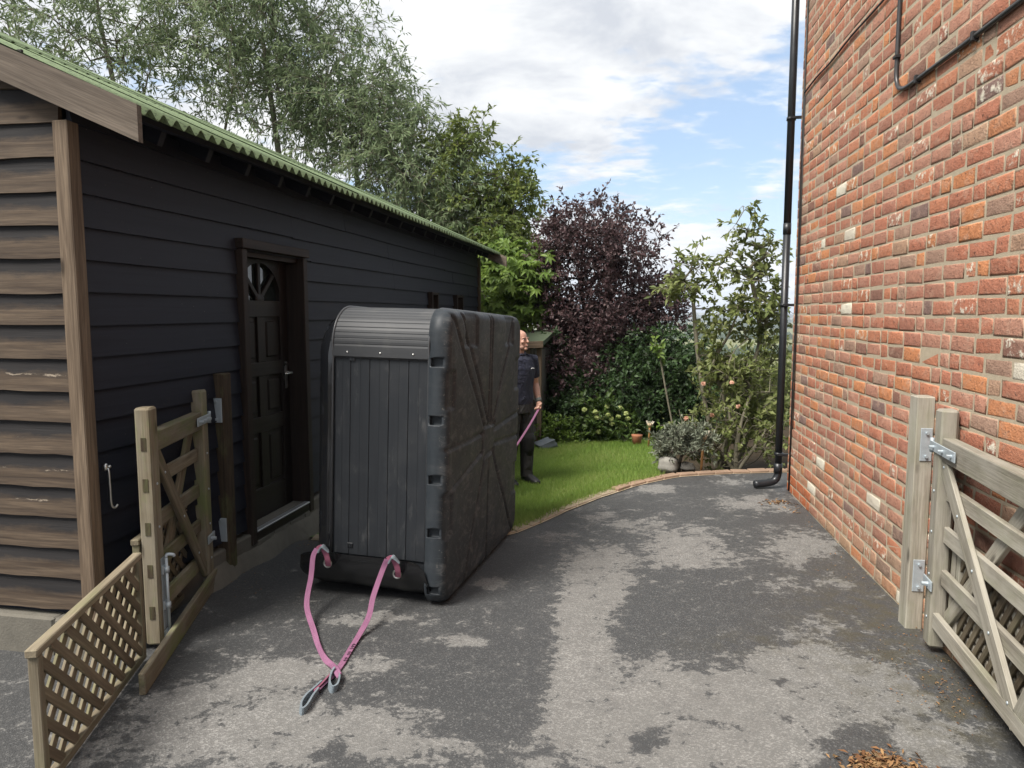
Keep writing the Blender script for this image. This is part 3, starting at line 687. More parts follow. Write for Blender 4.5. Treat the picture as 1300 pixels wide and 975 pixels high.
xx = D0 + .07
while xx < D1 - .12:
    MB().box((-.05, xx, .05), (.030, min(xx + .215, D1 - .06), .117), .006, .003).build('step_brick', M_CONC, barn); xx += .227
# two small openings far along the wall
for (a, b_, c_, d_) in OPEN[1:]:
    mb = MB(); mb.box((-.14, a, c_), (.05, a + .035, d_), .003); mb.box((-.14, b_ - .035, c_), (.012, b_, d_), .003); mb.box((-.14, a + .035, d_ - .03), (.012, b_ - .035, d_ - .001), .003); mb.box((-.14, a + .035, c_), (.02, b_ - .035, c_ + .03), .003)
    fr = mb.build('window', M_FRAMEW, barn)
    MB().box((-.12, a + .036, c_ + .031), (-.112, b_ - .036, d_ - .031)).build('pane', M_GLASS, fr)
    MB().box((-.11, (a + b_) / 2 - .015, c_ + .031), (-.08, (a + b_) / 2 + .015, d_ - .031)).build('mullion', M_POSTW, fr)
# cabin hook by the corner
mb = MB(); mb.tube(smooth_path([(.02, .165, .90), (.03, .165, .885), (.032, .165, .80), (.03, .17, .72), (.035, .185, .70), (.04, .20, .712)], 6), .0055, 8); mb.ball((.012, .165, .905), (.014, .014, .02)); mb.ball((.022, .18, .905), .009)
mb.build('cabin_hook', M_STEEL, barn)

# ================================================================== BRICK HOUSE
WO, WH = (2.179, 3.761, 0), 8.18
house = heading(thing('brick_house', 'weathered red brick house wall with black downpipe and cables', 'house', WO), WH)
YC = 2.78; WTOP = 5.35
mb = MB(); mb.box((0.0, -4.5, -.25), (5.5, YC - .004, WTOP)); wall = mb.build('wall', M_MORTAR, house)
CH = .086; bricks = []
pal = [((.50, .20, .11), 4.5), ((.43, .17, .105), 5), ((.46, .235, .165), 5.5), ((.37, .165, .115), 3), ((.20, .115, .09), .8), ((.16, .13, .125), .45), ((.42, .29, .195), 1.0), ((.56, .235, .10), 2.6), ((.34, .24, .18), 1.5)]
pw_ = np.array([p[1] for p in pal]); pw_ = pw_ / pw_.sum()
def cell(y): return 0
for r_ in range(-1, int(WTOP / CH)):
    z0 = r_ * CH + .004; y = YC - (0 if r_ % 2 else .112) - (.0 if r_ % 4 < 2 else .0)
    if r_ % 2 == 0: bricks.append((y + .012, YC, z0))
    k = (r_ * 7) % 4
    while y > -2.9:
        ln = (.112 if (k % 4 == 3 or random.random() < .10) else .232) + random.uniform(-.007, .007); k += 1
        bricks.append((y - ln + .009, y, z0)); y -= ln
BR = []
for (a, b_, z0) in bricks:
    z1 = z0 + CH - .0100 + random.uniform(-.003, .002); z0 = z0 + random.uniform(-.002, .002)
    c_ = np.array(pal[RNG.choice(len(pal), p=pw_)][0]) * RNG.uniform(.9, 1.12); c_ = c_ * .80 + np.array((.47, .205, .13)) * .20
    lowf = float(np.clip(1 - z0 / .55, 0, 1)) * random.random(); c_ = c_ * (1 - .75 * lowf) + np.array((.40, .29, .175)) * .75 * lowf
    wf = 1.0 if random.random() < .013 else (.45 if random.random() < .085 else 0.0)
    if z0 < .09 and a > 1.9: c_ = np.array((.44, .13, .05)); wf = 0
    prj = RNG.uniform(.001, .004); bv_ = .010
    j = lambda s=.0048: random.uniform(-s, s)
    V = []
    for (yy_, zz_) in ((a, z0), (b_, z0), (b_, z1), (a, z1)): V.append((.002, yy_, zz_))
    o4 = [(a + j(), z0 + j()), (b_ + j(), z0 + j()), (b_ + j(), z1 + j()), (a + j(), z1 + j())]
    for (yy_, zz_) in o4: V.append((-prj + .0025, yy_, zz_))
    my, mz = (a + b_) / 2, (z0 + z1) / 2
    for (yy_, zz_) in o4: V.append((-prj + j(.0015), yy_ + (bv_ + abs(j(.004))) * (1 if yy_ < my else -1), zz_ + (bv_ * .8 + abs(j(.003))) * (1 if zz_ < mz else -1)))
    V = np.array(V)
    if b_ > YC - .001: V[V[:, 1] > YC - .02, 1] = np.minimum(V[V[:, 1] > YC - .02, 1], YC)
    BR.append((V, np.array([*c_, wf])))
FB = [(0, 1, 5, 4), (1, 2, 6, 5), (2, 3, 7, 6), (3, 0, 4, 7), (4, 5, 9, 8), (5, 6, 10, 9), (6, 7, 11, 10), (7, 4, 8, 11), (8, 9, 10, 11)]
FB = np.array([f[::-1] for f in FB])
hw = rad(WH); ex = np.array([math.cos(hw), -math.sin(hw), 0]); ey = np.array([math.sin(hw), math.cos(hw), 0])
def toW(V): return np.array(WO) + V[:, :1] * ex + V[:, 1:2] * ey + V[:, 2:3] * np.array([0, 0, 1])
area = []
for V, c_ in BR:
    Wp = toW(V[8:]); f = (Wp - _C) @ _F
    if f.min() < .3: area.append(0); continue
    u_ = 650 + 900 * (Wp - _C)[:, 0] / f; v_ = 487.5 - 900 * ((Wp - _C) @ _U) / f
    A = .5 * abs(sum(u_[i] * v_[(i + 1) % 4] - u_[(i + 1) % 4] * v_[i] for i in range(4)))
    ins = (u_.mean() < 1300) & (u_.mean() > 985) & (v_.mean() > 0) & (v_.mean() < 975)
    area.append(A if ins else 0)
order = np.argsort(-np.array(area)); top = set(order[:298].tolist())
EDG = np.array([0.] * 8 + [1.] * 4); RV = []; RF = []; RC = []; nb = 0
for i, (V, c_) in enumerate(BR):
    cc = np.repeat(c_[None], 12, 0)
    if i in top:
        link('brick', npmesh('brick', V, FB, dict(bc=cc, ed=EDG)), M_BRICK, wall)
    else:
        RV.append(V); RF.append(FB + nb); RC.append(cc); nb += 12
link('brickwork', npmesh('brickwork', np.concatenate(RV), np.concatenate(RF), dict(bc=np.concatenate(RC), ed=np.tile(EDG, len(RV)))), M_BRICK, wall, kind='stuff')
# roof above the frame, gutter, downpipe
mb = MB(); mb.raw([(-.35, -4.8, WTOP - .02), (-.35, YC + .25, WTOP - .02), (2.75, YC + .25, WTOP + 1.9), (2.75, -4.8, WTOP + 1.9), (5.85, YC + .25, WTOP - .02), (5.85, -4.8, WTOP - .02)], [(0, 1, 2, 3), (3, 2, 4, 5), (1, 4, 2), (0, 3, 5), (0, 5, 4, 1)])
mb.build('roof', plain('grey_slate', (.06, .062, .07), .8), house)
dp = MB(); px_, py_ = -.075, YC + .045
dp.tube([(px_, py_, .17), (px_, py_, 2.45)], .033, 14); dp.tube([(px_, py_, 2.45), (px_, py_, 5.3)], .0333, 14)
dp.tube([(px_, py_, 2.36), (px_, py_, 2.46)], .036, 14)
dp.tube([(px_, py_, .15), (px_, py_, .24)], .039, 14)
dp.tube(smooth_path([(px_, py_, .19), (px_, py_, .13), (px_ - .03, py_ - .01, .075), (px_ - .10, py_ - .03, .055), (px_ - .22, py_ - .06, .045)], 5), .035, 14)
dpo = dp.build('downpipe', M_BPLAST, house)
for z_ in (.33, 1.72, 3.38, 4.9):
    mb = MB(); mb.tube([(px_, py_, z_ - .014), (px_, py_, z_ + .014)], .041, 14); mb.box((px_ + .03, py_ - .06, z_ - .012), (.005, py_ - .035, z_ + .012), .002); mb.box((px_ - .02, py_ - .062, z_ - .011), (px_ + .031, py_ - .036, z_ + .011), .002)
    mb.build('pipe_bracket', M_BPLAST, dpo)
mb = MB(); mb.tube([(-.012, 2.655, .02), (-.012, 2.66, 1.0), (-.012, 2.645, 1.9), (-.014, 2.66, 3.0), (-.012, 2.64, 5.3)], .0075, 6)
mb.build('cable', M_CABLE, house)
mb = MB(); mb.tube([(-.011, 2.60, .6), (-.011, 2.605, 1.6), (-.011, 2.61, 2.6), (-.012, 2.63, 3.52)], .004, 6); mb.build('cable', M_CABLE, house)
pts = [(-.014, 2.64, 3.55), (-.014, 2.3, 3.565), (-.014, 1.9, 3.555), (-.014, 1.4, 3.57), (-.014, .8, 3.56), (-.014, -.8, 3.565), (-.014, -2.5, 3.57)]
mb = MB(); mb.tube(smooth_path(pts, 4), .0075, 6); mb.build('cable', M_CABLE, house)
cz = 2.91
mb = MB(); mb.tube(smooth_path([(-.016, .535, 5.3), (-.016, .535, 3.6), (-.016, .535, 3.12)], 4)[:-1] + smooth_path([(-.016, .535, 3.12), (-.016, .528, 3.01), (-.016, .485, 2.945), (-.016, .40, 2.915), (-.016, .30, 2.908)], 5) + [Vector((-.016, -.3, 2.902)), Vector((-.016, -2.5, 2.90))], .0125, 8)
con = mb.build('conduit', plain('grey_black_conduit', (.035, .034, .035), .4), house)
for (yy_, zz_, v_) in ((.535, 3.13, 1), (.22, 2.907, 0), (-.4, 2.902, 0)):
    mb = MB(); mb.box((-.034, yy_ - (.022 if v_ else .010), zz_ - (.010 if v_ else .022)), (-.001, yy_ + (.022 if v_ else .010), zz_ + (.010 if v_ else .022)), .003); mb.build('saddle_clip', M_CABLE, con)

# ================================================================== GATES, POSTS, TRELLIS
def bolt(mb, p, nrm, r=.008, l=.012): p = Vector(p); mb.cyl(p, p + Vector(nrm) * l, r, 6, False)
def gate(root, LEN, Mw, f, rails, braces, HT=1.21, wide=.085):
    """local: heel at y=0, gate runs to y=-LEN (towards the viewer), visible face looks to f*X"""
    T = .075
    for (ya, yb) in ((0, -wide), (-LEN + wide, -LEN)):
        MB().box((-T / 2, yb, .035), (T / 2, ya, HT), .010, .0015).build('stile', Mw, root)
    for (za, zb, th, xo) in rails:
        MB().box((xo - th / 2, -LEN + wide - .0, za), (xo + th / 2, -wide + .0, zb), .004, .001).build('rail', Mw, root)
    for (y0_, z0_, y1_, z1_, xo, wd_) in braces:
        MB().bar((xo, y0_, z0_), (xo, y1_, z1_), wd_, .022, (0, 0, 1), .003).build('brace', Mw, root)
def fixings(root, pts, f):
    mb = MB()
    for (x_, y_, z_) in pts: mb.ball((x_, y_, z_), (.004, .007, .007), 8, 4)
    return mb.build('bolt_heads', M_GALV, root, kind='stuff')
def hinge(root, y, z, f, arm=.26, cup=False):
    mb = MB(); T = .075
    if cup:
        mb.box((f * T / 2 - .002 if f > 0 else -T / 2 - .006, -.095, z - .025), (T / 2 + .006 if f > 0 else -T / 2 + .002, .02, z + .025), .002)
        mb.box((-T / 2, .001, z - .024), (T / 2, .007, z + .024)); bolt(mb, (f * (T / 2 + .004), -.05, z), (f, 0, 0), .011, .03)
        mb.cyl((f * .02, .012, z - .04), (f * .02, .012, z + .04), .010)
    else:
        mb.box((T / 2 + .001, -arm, z - .024), (T / 2 + .008, .03, z + .024), .002) if f > 0 else mb.box((-T / 2 - .008, -arm, z - .024), (-T / 2 - .001, .03, z + .024), .002)
        for yy_ in (-.03, -arm * .5, -arm + .035): bolt(mb, (f * (T / 2 + .007), yy_, z), (f, 0, 0), .008, .022)
        mb.cyl((f * .035, .03, z - .035), (f * .035, .03, z + .035), .010)
    return mb.build('hinge', M_GALV, root)
# left gate, open against the barn
GL = heading(thing('field_gate', 'mossy timber field gate folded open beside the black barn', 'gate', (-1.845, 4.17, -.011)), -6.0)
RL = [(.985, 1.085, .058, 0), (.80, .872, .024, -.012), (.585, .66, .024, -.012), (.375, .45, .024, -.012), (.155, .24, .026, -.012)]
gate(GL, .84, M_GATEL, 1, RL, [(-.76, 1.0, -.09, .13, .014, .072), (-.10, .99, -.72, .12, -.037, .072)])
fixings(GL, [(.0385, y_, z_) for z_ in (.835, .62, .41, .20) for y_ in (-.045, -.80)] + [(.026, -.425, .565), (.026, -.66, .86), (.026, -.22, .29)], 1)
hinge(GL, 0, 1.04, 1, .20); hinge(GL, 0, .32, 1, cup=True)
mb = MB()                                     # galvanised drop bolt on the closing stile
mb.tube([(.058, -.79, .06), (.058, -.79, .46)], .008, 8); mb.tube(smooth_path([(.058, -.79, .46), (.06, -.785, .475), (.085, -.775, .47), (.09, -.77, .46)], 3), .008, 8)
for z_ in (.40, .22, .075): mb.box((.0385, -.81, z_ - .02), (.050, -.765, z_ + .02), .002); mb.tube([(.058, -.79, z_ - .014), (.058, -.79, z_ + .014)], .014, 8)
mb.box((.0386, -.808, .10), (.0405, -.768, .46))
mb.build('drop_bolt', M_GALV, GL)
for z_ in (1.035, .835, .62, .41, .20):       # through-tenon ends in the closing stile
    MB().box((-.012, -.8425, z_ - .032), (.012, -.838, z_ + .032)).build('tenon_end', M_GPOST, GL)
def clip_seg(p, d, lo, hi):
    t0, t1 = -1e9, 1e9
    for i in (0, 1):
        if abs(d[i]) < 1e-9:
            if not lo[i] <= p[i] <= hi[i]: return None
            continue
        a, b_ = sorted(((lo[i] - p[i]) / d[i], (hi[i] - p[i]) / d[i])); t0 = max(t0, a); t1 = min(t1, b_)
    return (p + d * t0, p + d * t1) if t1 - t0 > .05 else None
def trellis(root, LEN, HT, pitch=.062, ang=40, frame=True, z0=.02, wds=.030, fmat=None, cap=True, side=1):
    """panel in the local YZ plane, y from 0 to -LEN"""
    fw = .034; fmat = fmat or M_TREL
    if frame:
        for (a, b_) in (((-LEN, z0), (-LEN + fw, HT - (.03 if cap else 0))), ((-fw, z0), (0, HT - (.03 if cap else 0)))): MB().box((-.017, a[0], a[1]), (.017, b_[0], b_[1]), .003).build('frame_post', fmat, root)
        MB().box((-.02, -LEN - .01, HT - .03), (.02, .0, HT), .004).build('frame_rail', fmat, root); MB().box((-.016, -LEN + fw, z0), (.016, -fw, z0 + .034), .003).build('frame_rail', fmat, root)
    lo = np.array([-LEN + fw - .01, z0 + .03]); hi = np.array([-fw + .01, HT - .03])
    for s_, xo in ((-1, .006 * side), (1, -.006 * side)):
        d = np.array([math.cos(rad(ang)) * s_, math.sin(rad(ang))]); nn = np.array([-d[1], d[0]])
        for k_ in range(-40, 60):
            sg = clip_seg(np.array([-LEN / 2, HT / 2]) + nn * k_ * pitch, d, lo, hi)
            if sg is None: continue
            a, b_ = sg; MB().bar((xo, a[0], a[1]), (xo, b_[0], b_[1]), wds, .0105, (0, 0, 1), .0015).build('slat', M_TREL_SHADED if s_ < 0 else fmat, root)
TL = heading(thing('trellis_panel', 'low timber trellis panel with diagonal slats in front of the weathered barn gable', 'trellis', (-1.752, 3.22, 0)), -9.0)
trellis(TL, .97, .535, .078, 43, wds=.036)
TL2 = heading(thing('trellis_panel', 'short trellis panel on a kick board behind the mossy field gate', 'trellis', (-1.905, 4.13, 0)), -6.0)
trellis(TL2, .80, .56, .074, 43, z0=.03, wds=.034)
MB().bar((-1.815, 4.22, .05), (-1.600, 2.92, .05), .10, .028, bev=.004).build('kick_board', M_GATEL, None, label='mossy timber kick board lying along the foot of the field gate', category='board')
# dark post by the barn door that carries the gate
post = heading(thing('gate_post', 'dark timber gate post against the black barn beside its door', 'post', (-1.80, 4.35, -.02)), 10.64)
MB().box((-.045, -.045, -.2), (.045, .045, 1.30), .006, .002).build('post_shaft', M_GPOST, post)
mb = MB(); mb.box((-.040, -.0505, 1.0), (.036, -.0455, 1.15), .002); bolt(mb, (-.0, -.05, 1.13), (0, -1, 0)); bolt(mb, (0, -.05, 1.02), (0, -1, 0)); mb.build('hinge_plate', M_GALV, post)
mb = MB(); mb.box((-.040, -.0505, .25), (.036, -.0455, .40), .002); bolt(mb, (-.0, -.05, .39), (0, -1, 0)); mb.build('hinge_plate', M_GALV, post)
# right gate, open against the house
GR = heading(thing('field_gate', 'pale timber field gate folded open against the brick wall', 'gate', (2.074, 3.37, .0)), 14.0)
RR = [(.955, 1.065, .060, 0), (.765, .84, .024, .012), (.56, .64, .024, .012), (.35, .43, .024, .012), (.135, .215, .028, -.012)]
gate(GR, 1.5, M_GATER, -1, RR, [(-.07, .965, -.98, .16, -.014, .085), (-.88, .98, -.08, .16, .036, .075), (-.98, .16, -1.42, .96, -.014, .085)], 1.195, .09)
fixings(GR, [(-.0385, -.045, z_) for z_ in (.80, .60, .39, .175)] + [(-.026, -.12 - k_ * .2, .93 - k_ * .178) for k_ in range(5)], -1)
hinge(GR, 0, 1.01, -1, .30); hinge(GR, 0, .34, -1, cup=True)
post = heading(thing('gate_post', 'pale square timber gate post fixed to the brick wall', 'post', (2.112, 3.62, -.01)), 8.18)
MB().box((-.042, -.05, -.2), (.044, .05, 1.235), .006, .002).build('post_shaft', M_GATER, post)
for z_ in (.99, .30):
    mb = MB(); mb.box((-.020, -.0555, z_ - .085), (.036, -.0505, z_ + .085), .002); bolt(mb, (.008, -.055, z_ + .06), (0, -1, 0)); bolt(mb, (.008, -.055, z_ - .06), (0, -1, 0)); mb.build('hinge_plate', M_GALV, post)
TR = heading(thing('trellis_panel', 'trellis panel tucked behind the pale gate against the brick wall', 'trellis', (2.095, 3.21, .0)), 13.5)
trellis(TR, 1.35, .56, .058, 55, z0=.05, fmat=M_GATER, cap=False, side=-1)
MB().bar((2.108, 3.235, .08), (2.112, 3.228, .80), .030, .075, (0, 1, 0), .003).build('loose_plank', M_GATER, None, label='short upright plank standing behind the pale gate by its heel', category='plank')

# ================================================================== TUB ON ITS EDGE
TUB = thing('hot_tub', 'dark grey hot tub standing on its edge on the drive', 'hot tub', (-.385, 3.80, .0), (0, 0, 0))
TUB.rotation_euler = (Matrix.Rotation(-rad(14.1), 3, 'Z') @ Matrix.Rotation(rad(1.3), 3, 'Y') @ Matrix.Rotation(-rad(1.75), 3, 'X')).to_euler()
TY, TZ = 1.71, 1.675
def rsq(ny_, nz_, hy, hz_, r, cy, cz_):
    """square grid mapped on a rounded rectangle in the YZ plane; returns y,z and edge distance"""
    s1, s2 = np.meshgrid(np.linspace(-1, 1, ny_), np.linspace(-1, 1, nz_), indexing='ij')
    y = s1 * hy; z = s2 * hz_; ay = np.abs(y) - (hy - r); az = np.abs(z) - (hz_ - r); cor = (ay > 0) & (az > 0)
    l = np.sqrt(ay ** 2 + az ** 2) + 1e-9; sc_ = np.where(cor, np.maximum(ay, az) / l, 1)
    y2 = np.where(cor, np.sign(y) * (hy - r + ay * sc_), y); z2 = np.where(cor, np.sign(z) * (hz_ - r + az * sc_), z)
    ed = np.where(cor, r - np.maximum(ay, az), np.minimum(hy - np.abs(y), hz_ - np.abs(z)))
    return y2 + cy, z2 + cz_, ed
def slab(name, hy, hz_, r, cy, cz_, xf, xb, hfun, n, mt, er=.05, parent=TUB):
    y, z, ed = rsq(n, n, hy, hz_, r, cy, cz_)
    rr = np.clip(1 - ed / er, 0, 1); inset = er * (1 - np.sqrt(np.maximum(0, 1 - rr ** 2)))
    x = xf + (-1 if xf > xb else 1) * inset + hfun(y - cy, z - cz_, ed)
    V = np.stack([x.ravel(), y.ravel(), z.ravel()], 1); idx = (np.arange(n - 1)[:, None] * n + np.arange(n - 1)[None, :]).ravel()
    F = [list(f) for f in np.stack([idx, idx + 1, idx + n + 1, idx + n], 1)]
    ring = [i * n for i in range(n)] + [(n - 1) * n + j for j in range(1, n)] + [i * n + n - 1 for i in range(n - 2, -1, -1)] + [j for j in range(n - 2, 0, -1)]
    b0 = len(V); nr = len(ring); BV_ = V[ring].copy(); BV_[:, 0] = xb; V = np.concatenate([V, BV_])
    for i in range(nr): F.append([ring[i], ring[(i + 1) % nr], b0 + (i + 1) % nr, b0 + i])
    F.append([b0 + i for i in range(nr)])
    me = npmesh(name, V, F, dict(dirt=np.where(V[:, 0] > -.02, 1., .12) * (.55 + .45 * np.clip(1.2 - V[:, 2] / 1.7, 0, 1)))); bm = bmesh.new(); bm.from_mesh(me); bmesh.ops.recalc_face_normals(bm, faces=bm.faces); bm.to_mesh(me); bm.free()
    for p in me.polygons: p.use_smooth = True
    ob = link(name, me, mt, parent)
    return ob
def ldist(y, z, a, b_):
    a = np.array(a); b_ = np.array(b_); d = b_ - a; t_ = np.clip(((y - a[0]) * d[0] + (z - a[1]) * d[1]) / (d @ d), 0, 1)
    return np.hypot(y - a[0] - t_ * d[0], z - a[1] - t_ * d[1])
GROOVE = [((-.78, .80), (-.10, .10)), ((-.62, .82), (-.02, .12)), ((.62, .82), (.06, .10)), ((-.03, .84), (-.03, .13)), ((.03, .84), (.03, .13)), ((-.84, .06), (-.12, .06)), ((-.84, -.20), (-.14, -.06)), ((.84, .10), (.12, .06)), ((.84, -.08), (.12, -.04)),
          ((-.50, -.82), (-.10, -.10)), ((.10, -.10), (.70, -.80)), ((0, -.14), (0, -.84)), ((-.1, .1), (.12, .1)), ((-.1, -.1), (.12, -.08)), ((-.14, .06), (-.14, -.06))]
def hpan(y, z, ed):
    h = np.zeros_like(y)
    for a, b_ in GROOVE: h -= .017 * np.clip(1.4 - ldist(y, z, a, b_) / .011, 0, 1)
    for (a, b_, c_, d_) in ((-.56, -.30, .62, .86), (.36, .60, .62, .86), (.66, .86, .28, .52), (.66, .86, -.52, -.28), (-.86, -.72, -.45, -.2), (-.86, -.72, .28, .5)):
        ins = np.minimum(np.minimum(y - a, b_ - y), np.minimum(z - c_, d_ - z)); h -= .013 * np.clip(ins / .012, 0, 1)
    h += .004 * np.sin(y * 9) * np.sin(z * 7 + 1) * (ed > .08)
    return np.where(ed < .02, 0, h)
pan = slab('base_pan', TY / 2, TZ / 2, .14, TY / 2, TZ / 2, 0.0, -.115, hpan, 130, M_PAN, .055)
# carrying pockets along the pan edge, cut as real recesses
cut = MB()
for z_ in (.10, .43, .73, 1.06, 1.38): cut.box((-.100, -.05, z_ - .025), (-.034, .032, z_ + .025), .004)
for y_ in (.28, .62, 1.05, 1.4): cut.box((-.088, y_ - .03, TZ - .03), (-.05, y_ + .03, TZ + .05), .004)
cob = cut.build('cutter', M_PAN); cob.parent = TUB
bpy.context.view_layer.update()
md = pan.modifiers.new('b', 'BOOLEAN'); md.object = cob; md.operation = 'DIFFERENCE'; md.solver = 'EXACT'
dg = bpy.context.evaluated_depsgraph_get(); nm = bpy.data.meshes.new_from_object(pan.evaluated_get(dg)); pan.modifiers.clear(); pan.data = nm; bpy.data.objects.remove(cob)
# skirt core, planks, corner pieces
IN = .018
def core(name, x0, x1, ins, r, mt, smooth=True, parent=TUB):
    y, z, ed = rsq(41, 41, TY / 2 - ins, TZ / 2 - ins, r, TY / 2, TZ / 2); n = 41
    ring = [(i, 0) for i in range(n)] + [(n - 1, j) for j in range(1, n)] + [(i, n - 1) for i in range(n - 2, -1, -1)] + [(0, j) for j in range(n - 2, 0, -1)]
    nr = len(ring); V = [(x0, y[i], z[i]) for i in ring] + [(x1, y[i], z[i]) for i in ring]
    mb = MB(); mb.raw(V, [(i, (i + 1) % nr, nr + (i + 1) % nr, nr + i) for i in range(nr)], None, smooth); mb.raw(V, [tuple(range(nr)), tuple(range(nr, 2 * nr))]); return mb.build(name, mt, parent)
core('skirt', -.113, -.69, .030, .20, M_SKIRT)
xs_ = [-.118, -.236, -.353, -.470, -.587, -.687]
for a, b_ in zip(xs_[1:], xs_[:-1]):
    pl_ = MB(); pl_.box((a + .0010, IN, .255), (b_ - .0010, IN + .02, 1.452), .002, .0)
    mid_ = (a + b_) / 2; pl_.box((mid_ - .0014, IN - .0012, .256), (mid_ + .0014, IN + .001, 1.45)); pl_.build('skirt_plank', M_SKIRT, TUB)
    for z_ in (1,): pass
for z0_, z1_ in ((0.2, 1.48),):
    MB().box((-.687, TY - .04, .22), (-.118, TY - IN, 1.46), .003).build('skirt_panel', M_SKIRT, TUB)
MB().box((-.687, .22, TZ - .04), (-.118, TY - .22, TZ - IN), .003).build('skirt_panel', M_SKIRT, TUB)
for (x_, z_) in ((-.577, 1.38), (-.577, .31)):
    mb = MB(); mb.box((x_ - .018, IN - .007, z_ - .013), (x_ + .018, IN + .001, z_ + .013), .002)
    for d_ in (-.008, .003, .012): mb.box((x_ + d_ - .003, IN - .010, z_ - .010), (x_ + d_ + .002, IN - .006, z_ + .010))
    mb.build('vent_clip', M_BPLAST, TUB)
def corner_cap(flipy):
    R = .212; cy, cz_ = R, TZ - R; V = []; prof = []
    prof += [(0.0, 1.395), (-.001, 1.452)]
    ns_ = 10
    for i in range(ns_):
        for k_, b_ in ((0.0, -.0022), (.10, 0), (.5, .0008), (.90, 0), (1.0, -.0022)):
            a = math.pi / 2 * (i + k_) / ns_; rr = R + b_
            prof.append((cy - rr * math.cos(a), cz_ + rr * math.sin(a)))
    prof += [(cy + .06, TZ - .001)]
    if flipy: prof = [(TY - p, q_) for p, q_ in prof]
    n_ = len(prof); V = []
    for x_ in (-.686, -.118):
        V += [(x_, p, q_) for p, q_ in prof] + [(x_, p + (.012 if not flipy else -.012), q_ - .012) for p, q_ in prof]
    F = []
    for i in range(n_ - 1): F += [(i, i + 1, 2 * n_ + i + 1, 2 * n_ + i), (n_ + i, 3 * n_ + i, 3 * n_ + i + 1, n_ + i + 1), (i, n_ + i, n_ + i + 1, i + 1), (2 * n_ + i, 2 * n_ + i + 1, 3 * n_ + i + 1, 3 * n_ + i)]
    F += [(0, 2 * n_, 3 * n_, n_)]
    return MB().raw(V, F).build('corner_panel', M_CAP, TUB)
cap_ = corner_cap(False); corner_cap(True)
for x_ in (-.60, -.40, -.205):
    mb = MB(); mb.ball((x_, -.0015, 1.418), (.0055, .004, .0055), 8, 4); mb.build('screw', M_STEEL, cap_)
mb = MB()                                   # dark bead round the front end of the corner and beside the pan
for x_ in (-.690, -.114):
    mb.tube([(x_, .006, .26), (x_, .006, 1.40)] + [(x_, .212 - .214 * math.cos(a), TZ - .212 + .214 * math.sin(a)) for a in np.linspace(0, math.pi / 2, 14)] + [(x_, TY - .25, TZ)], .0065, 6)
mb.build('edge_bead', plain('edge_bead', (.06, .062, .066), .35), TUB)
# acrylic shell with its bowl on the barn side
def hbowl(y, z, ed): return .55 * sstep(.10, .42, ed) * np.where(True, 1, 1)
slab('shell', TY / 2 - .035, TZ / 2 - .035, .26, TY / 2, TZ / 2, -.815, -.691, lambda y, z, ed: .42 * sstep(.12, .36, ed) - .0, 90, M_SHELL, .07)
# black vinyl cover round the lower front corner
R = .255; prof = []
for a in np.linspace(0, math.pi / 2, 15): prof.append((R - .004 - (R + .006) * math.cos(a), .258 - (R + .0) * math.sin(a)))
prof = [(-.012, .262)] + prof + [(.75, .004)]
nxs = 26; V = []; F = []
xv = np.linspace(-.935, -.075, nxs)
for i, x_ in enumerate(xv):
    e0 = max(0, 1 - (x_ + .935) / .20); e1 = max(0, 1 - (-.075 - x_) / .13)
    sh = 1 - .72 * (1 - math.sqrt(max(0, 1 - e0 * e0)))
    drop = .16 * (1 - math.sqrt(max(0, 1 - e1 * e1)))
    for (p, q_) in prof:
        wv_ = .004 * math.sin(x_ * 23 + q_ * 9)
        V.append((x_, .13 + (p - .13) * sh - wv_ - .022 * math.exp(-((q_ - .13) / .09) ** 2), .11 + (min(q_, .262 - drop) - .11) * sh))
npf = len(prof)
for i in range(nxs - 1):
    for j in range(npf - 1): F.append((i * npf + j, i * npf + j + 1, (i + 1) * npf + j + 1, (i + 1) * npf + j))
F.append(tuple(range(npf)))
cov = MB().raw(V, F, None, True).build('vinyl_cover', M_COVER, TUB)
EYES = [(-.690, -.022, .205), (-.262, -.022, .19)]
for e in EYES:
    mb = MB(); mb.tube([(e[0] + .022 * math.cos(a), e[1] - .014, e[2] + .022 * math.sin(a)) for a in np.linspace(0, 2 * math.pi, 17)], .0055, 6, False); mb.build('eyelet', M_STEEL, cov)

# ================================================================== PINK LIFTING SLING
bpy.context.view_layer.update(); TM = TUB.matrix_world.copy()
def tubw(p): return TM @ Vector(p)
SL = thing('lifting_sling', 'pink webbing lifting sling tied through the tub eyelets with grey looped ends on the drive', 'sling', tuple(ground(425, 862)))
def slw(p): return Vector(p) - SL.location
def strap(name, pts, sides, mt, wd=.028, th=.006, n=7):
    P_ = smooth_path([slw(p) for p in pts], n); S_ = smooth_path(sides, n); return MB().ribbon(P_, S_, wd, th).build(name, mt, SL)
def gp(u, v, h=.012): q_ = ground(u, v, h); return Vector(q_)
X_ = Vector((1, 0, 0)); Y_ = Vector((0, 1, 0)); Z_ = Vector((0, 0, 1))
e1, e2 = [tubw((e[0], e[1] - .02, e[2])) for e in EYES]
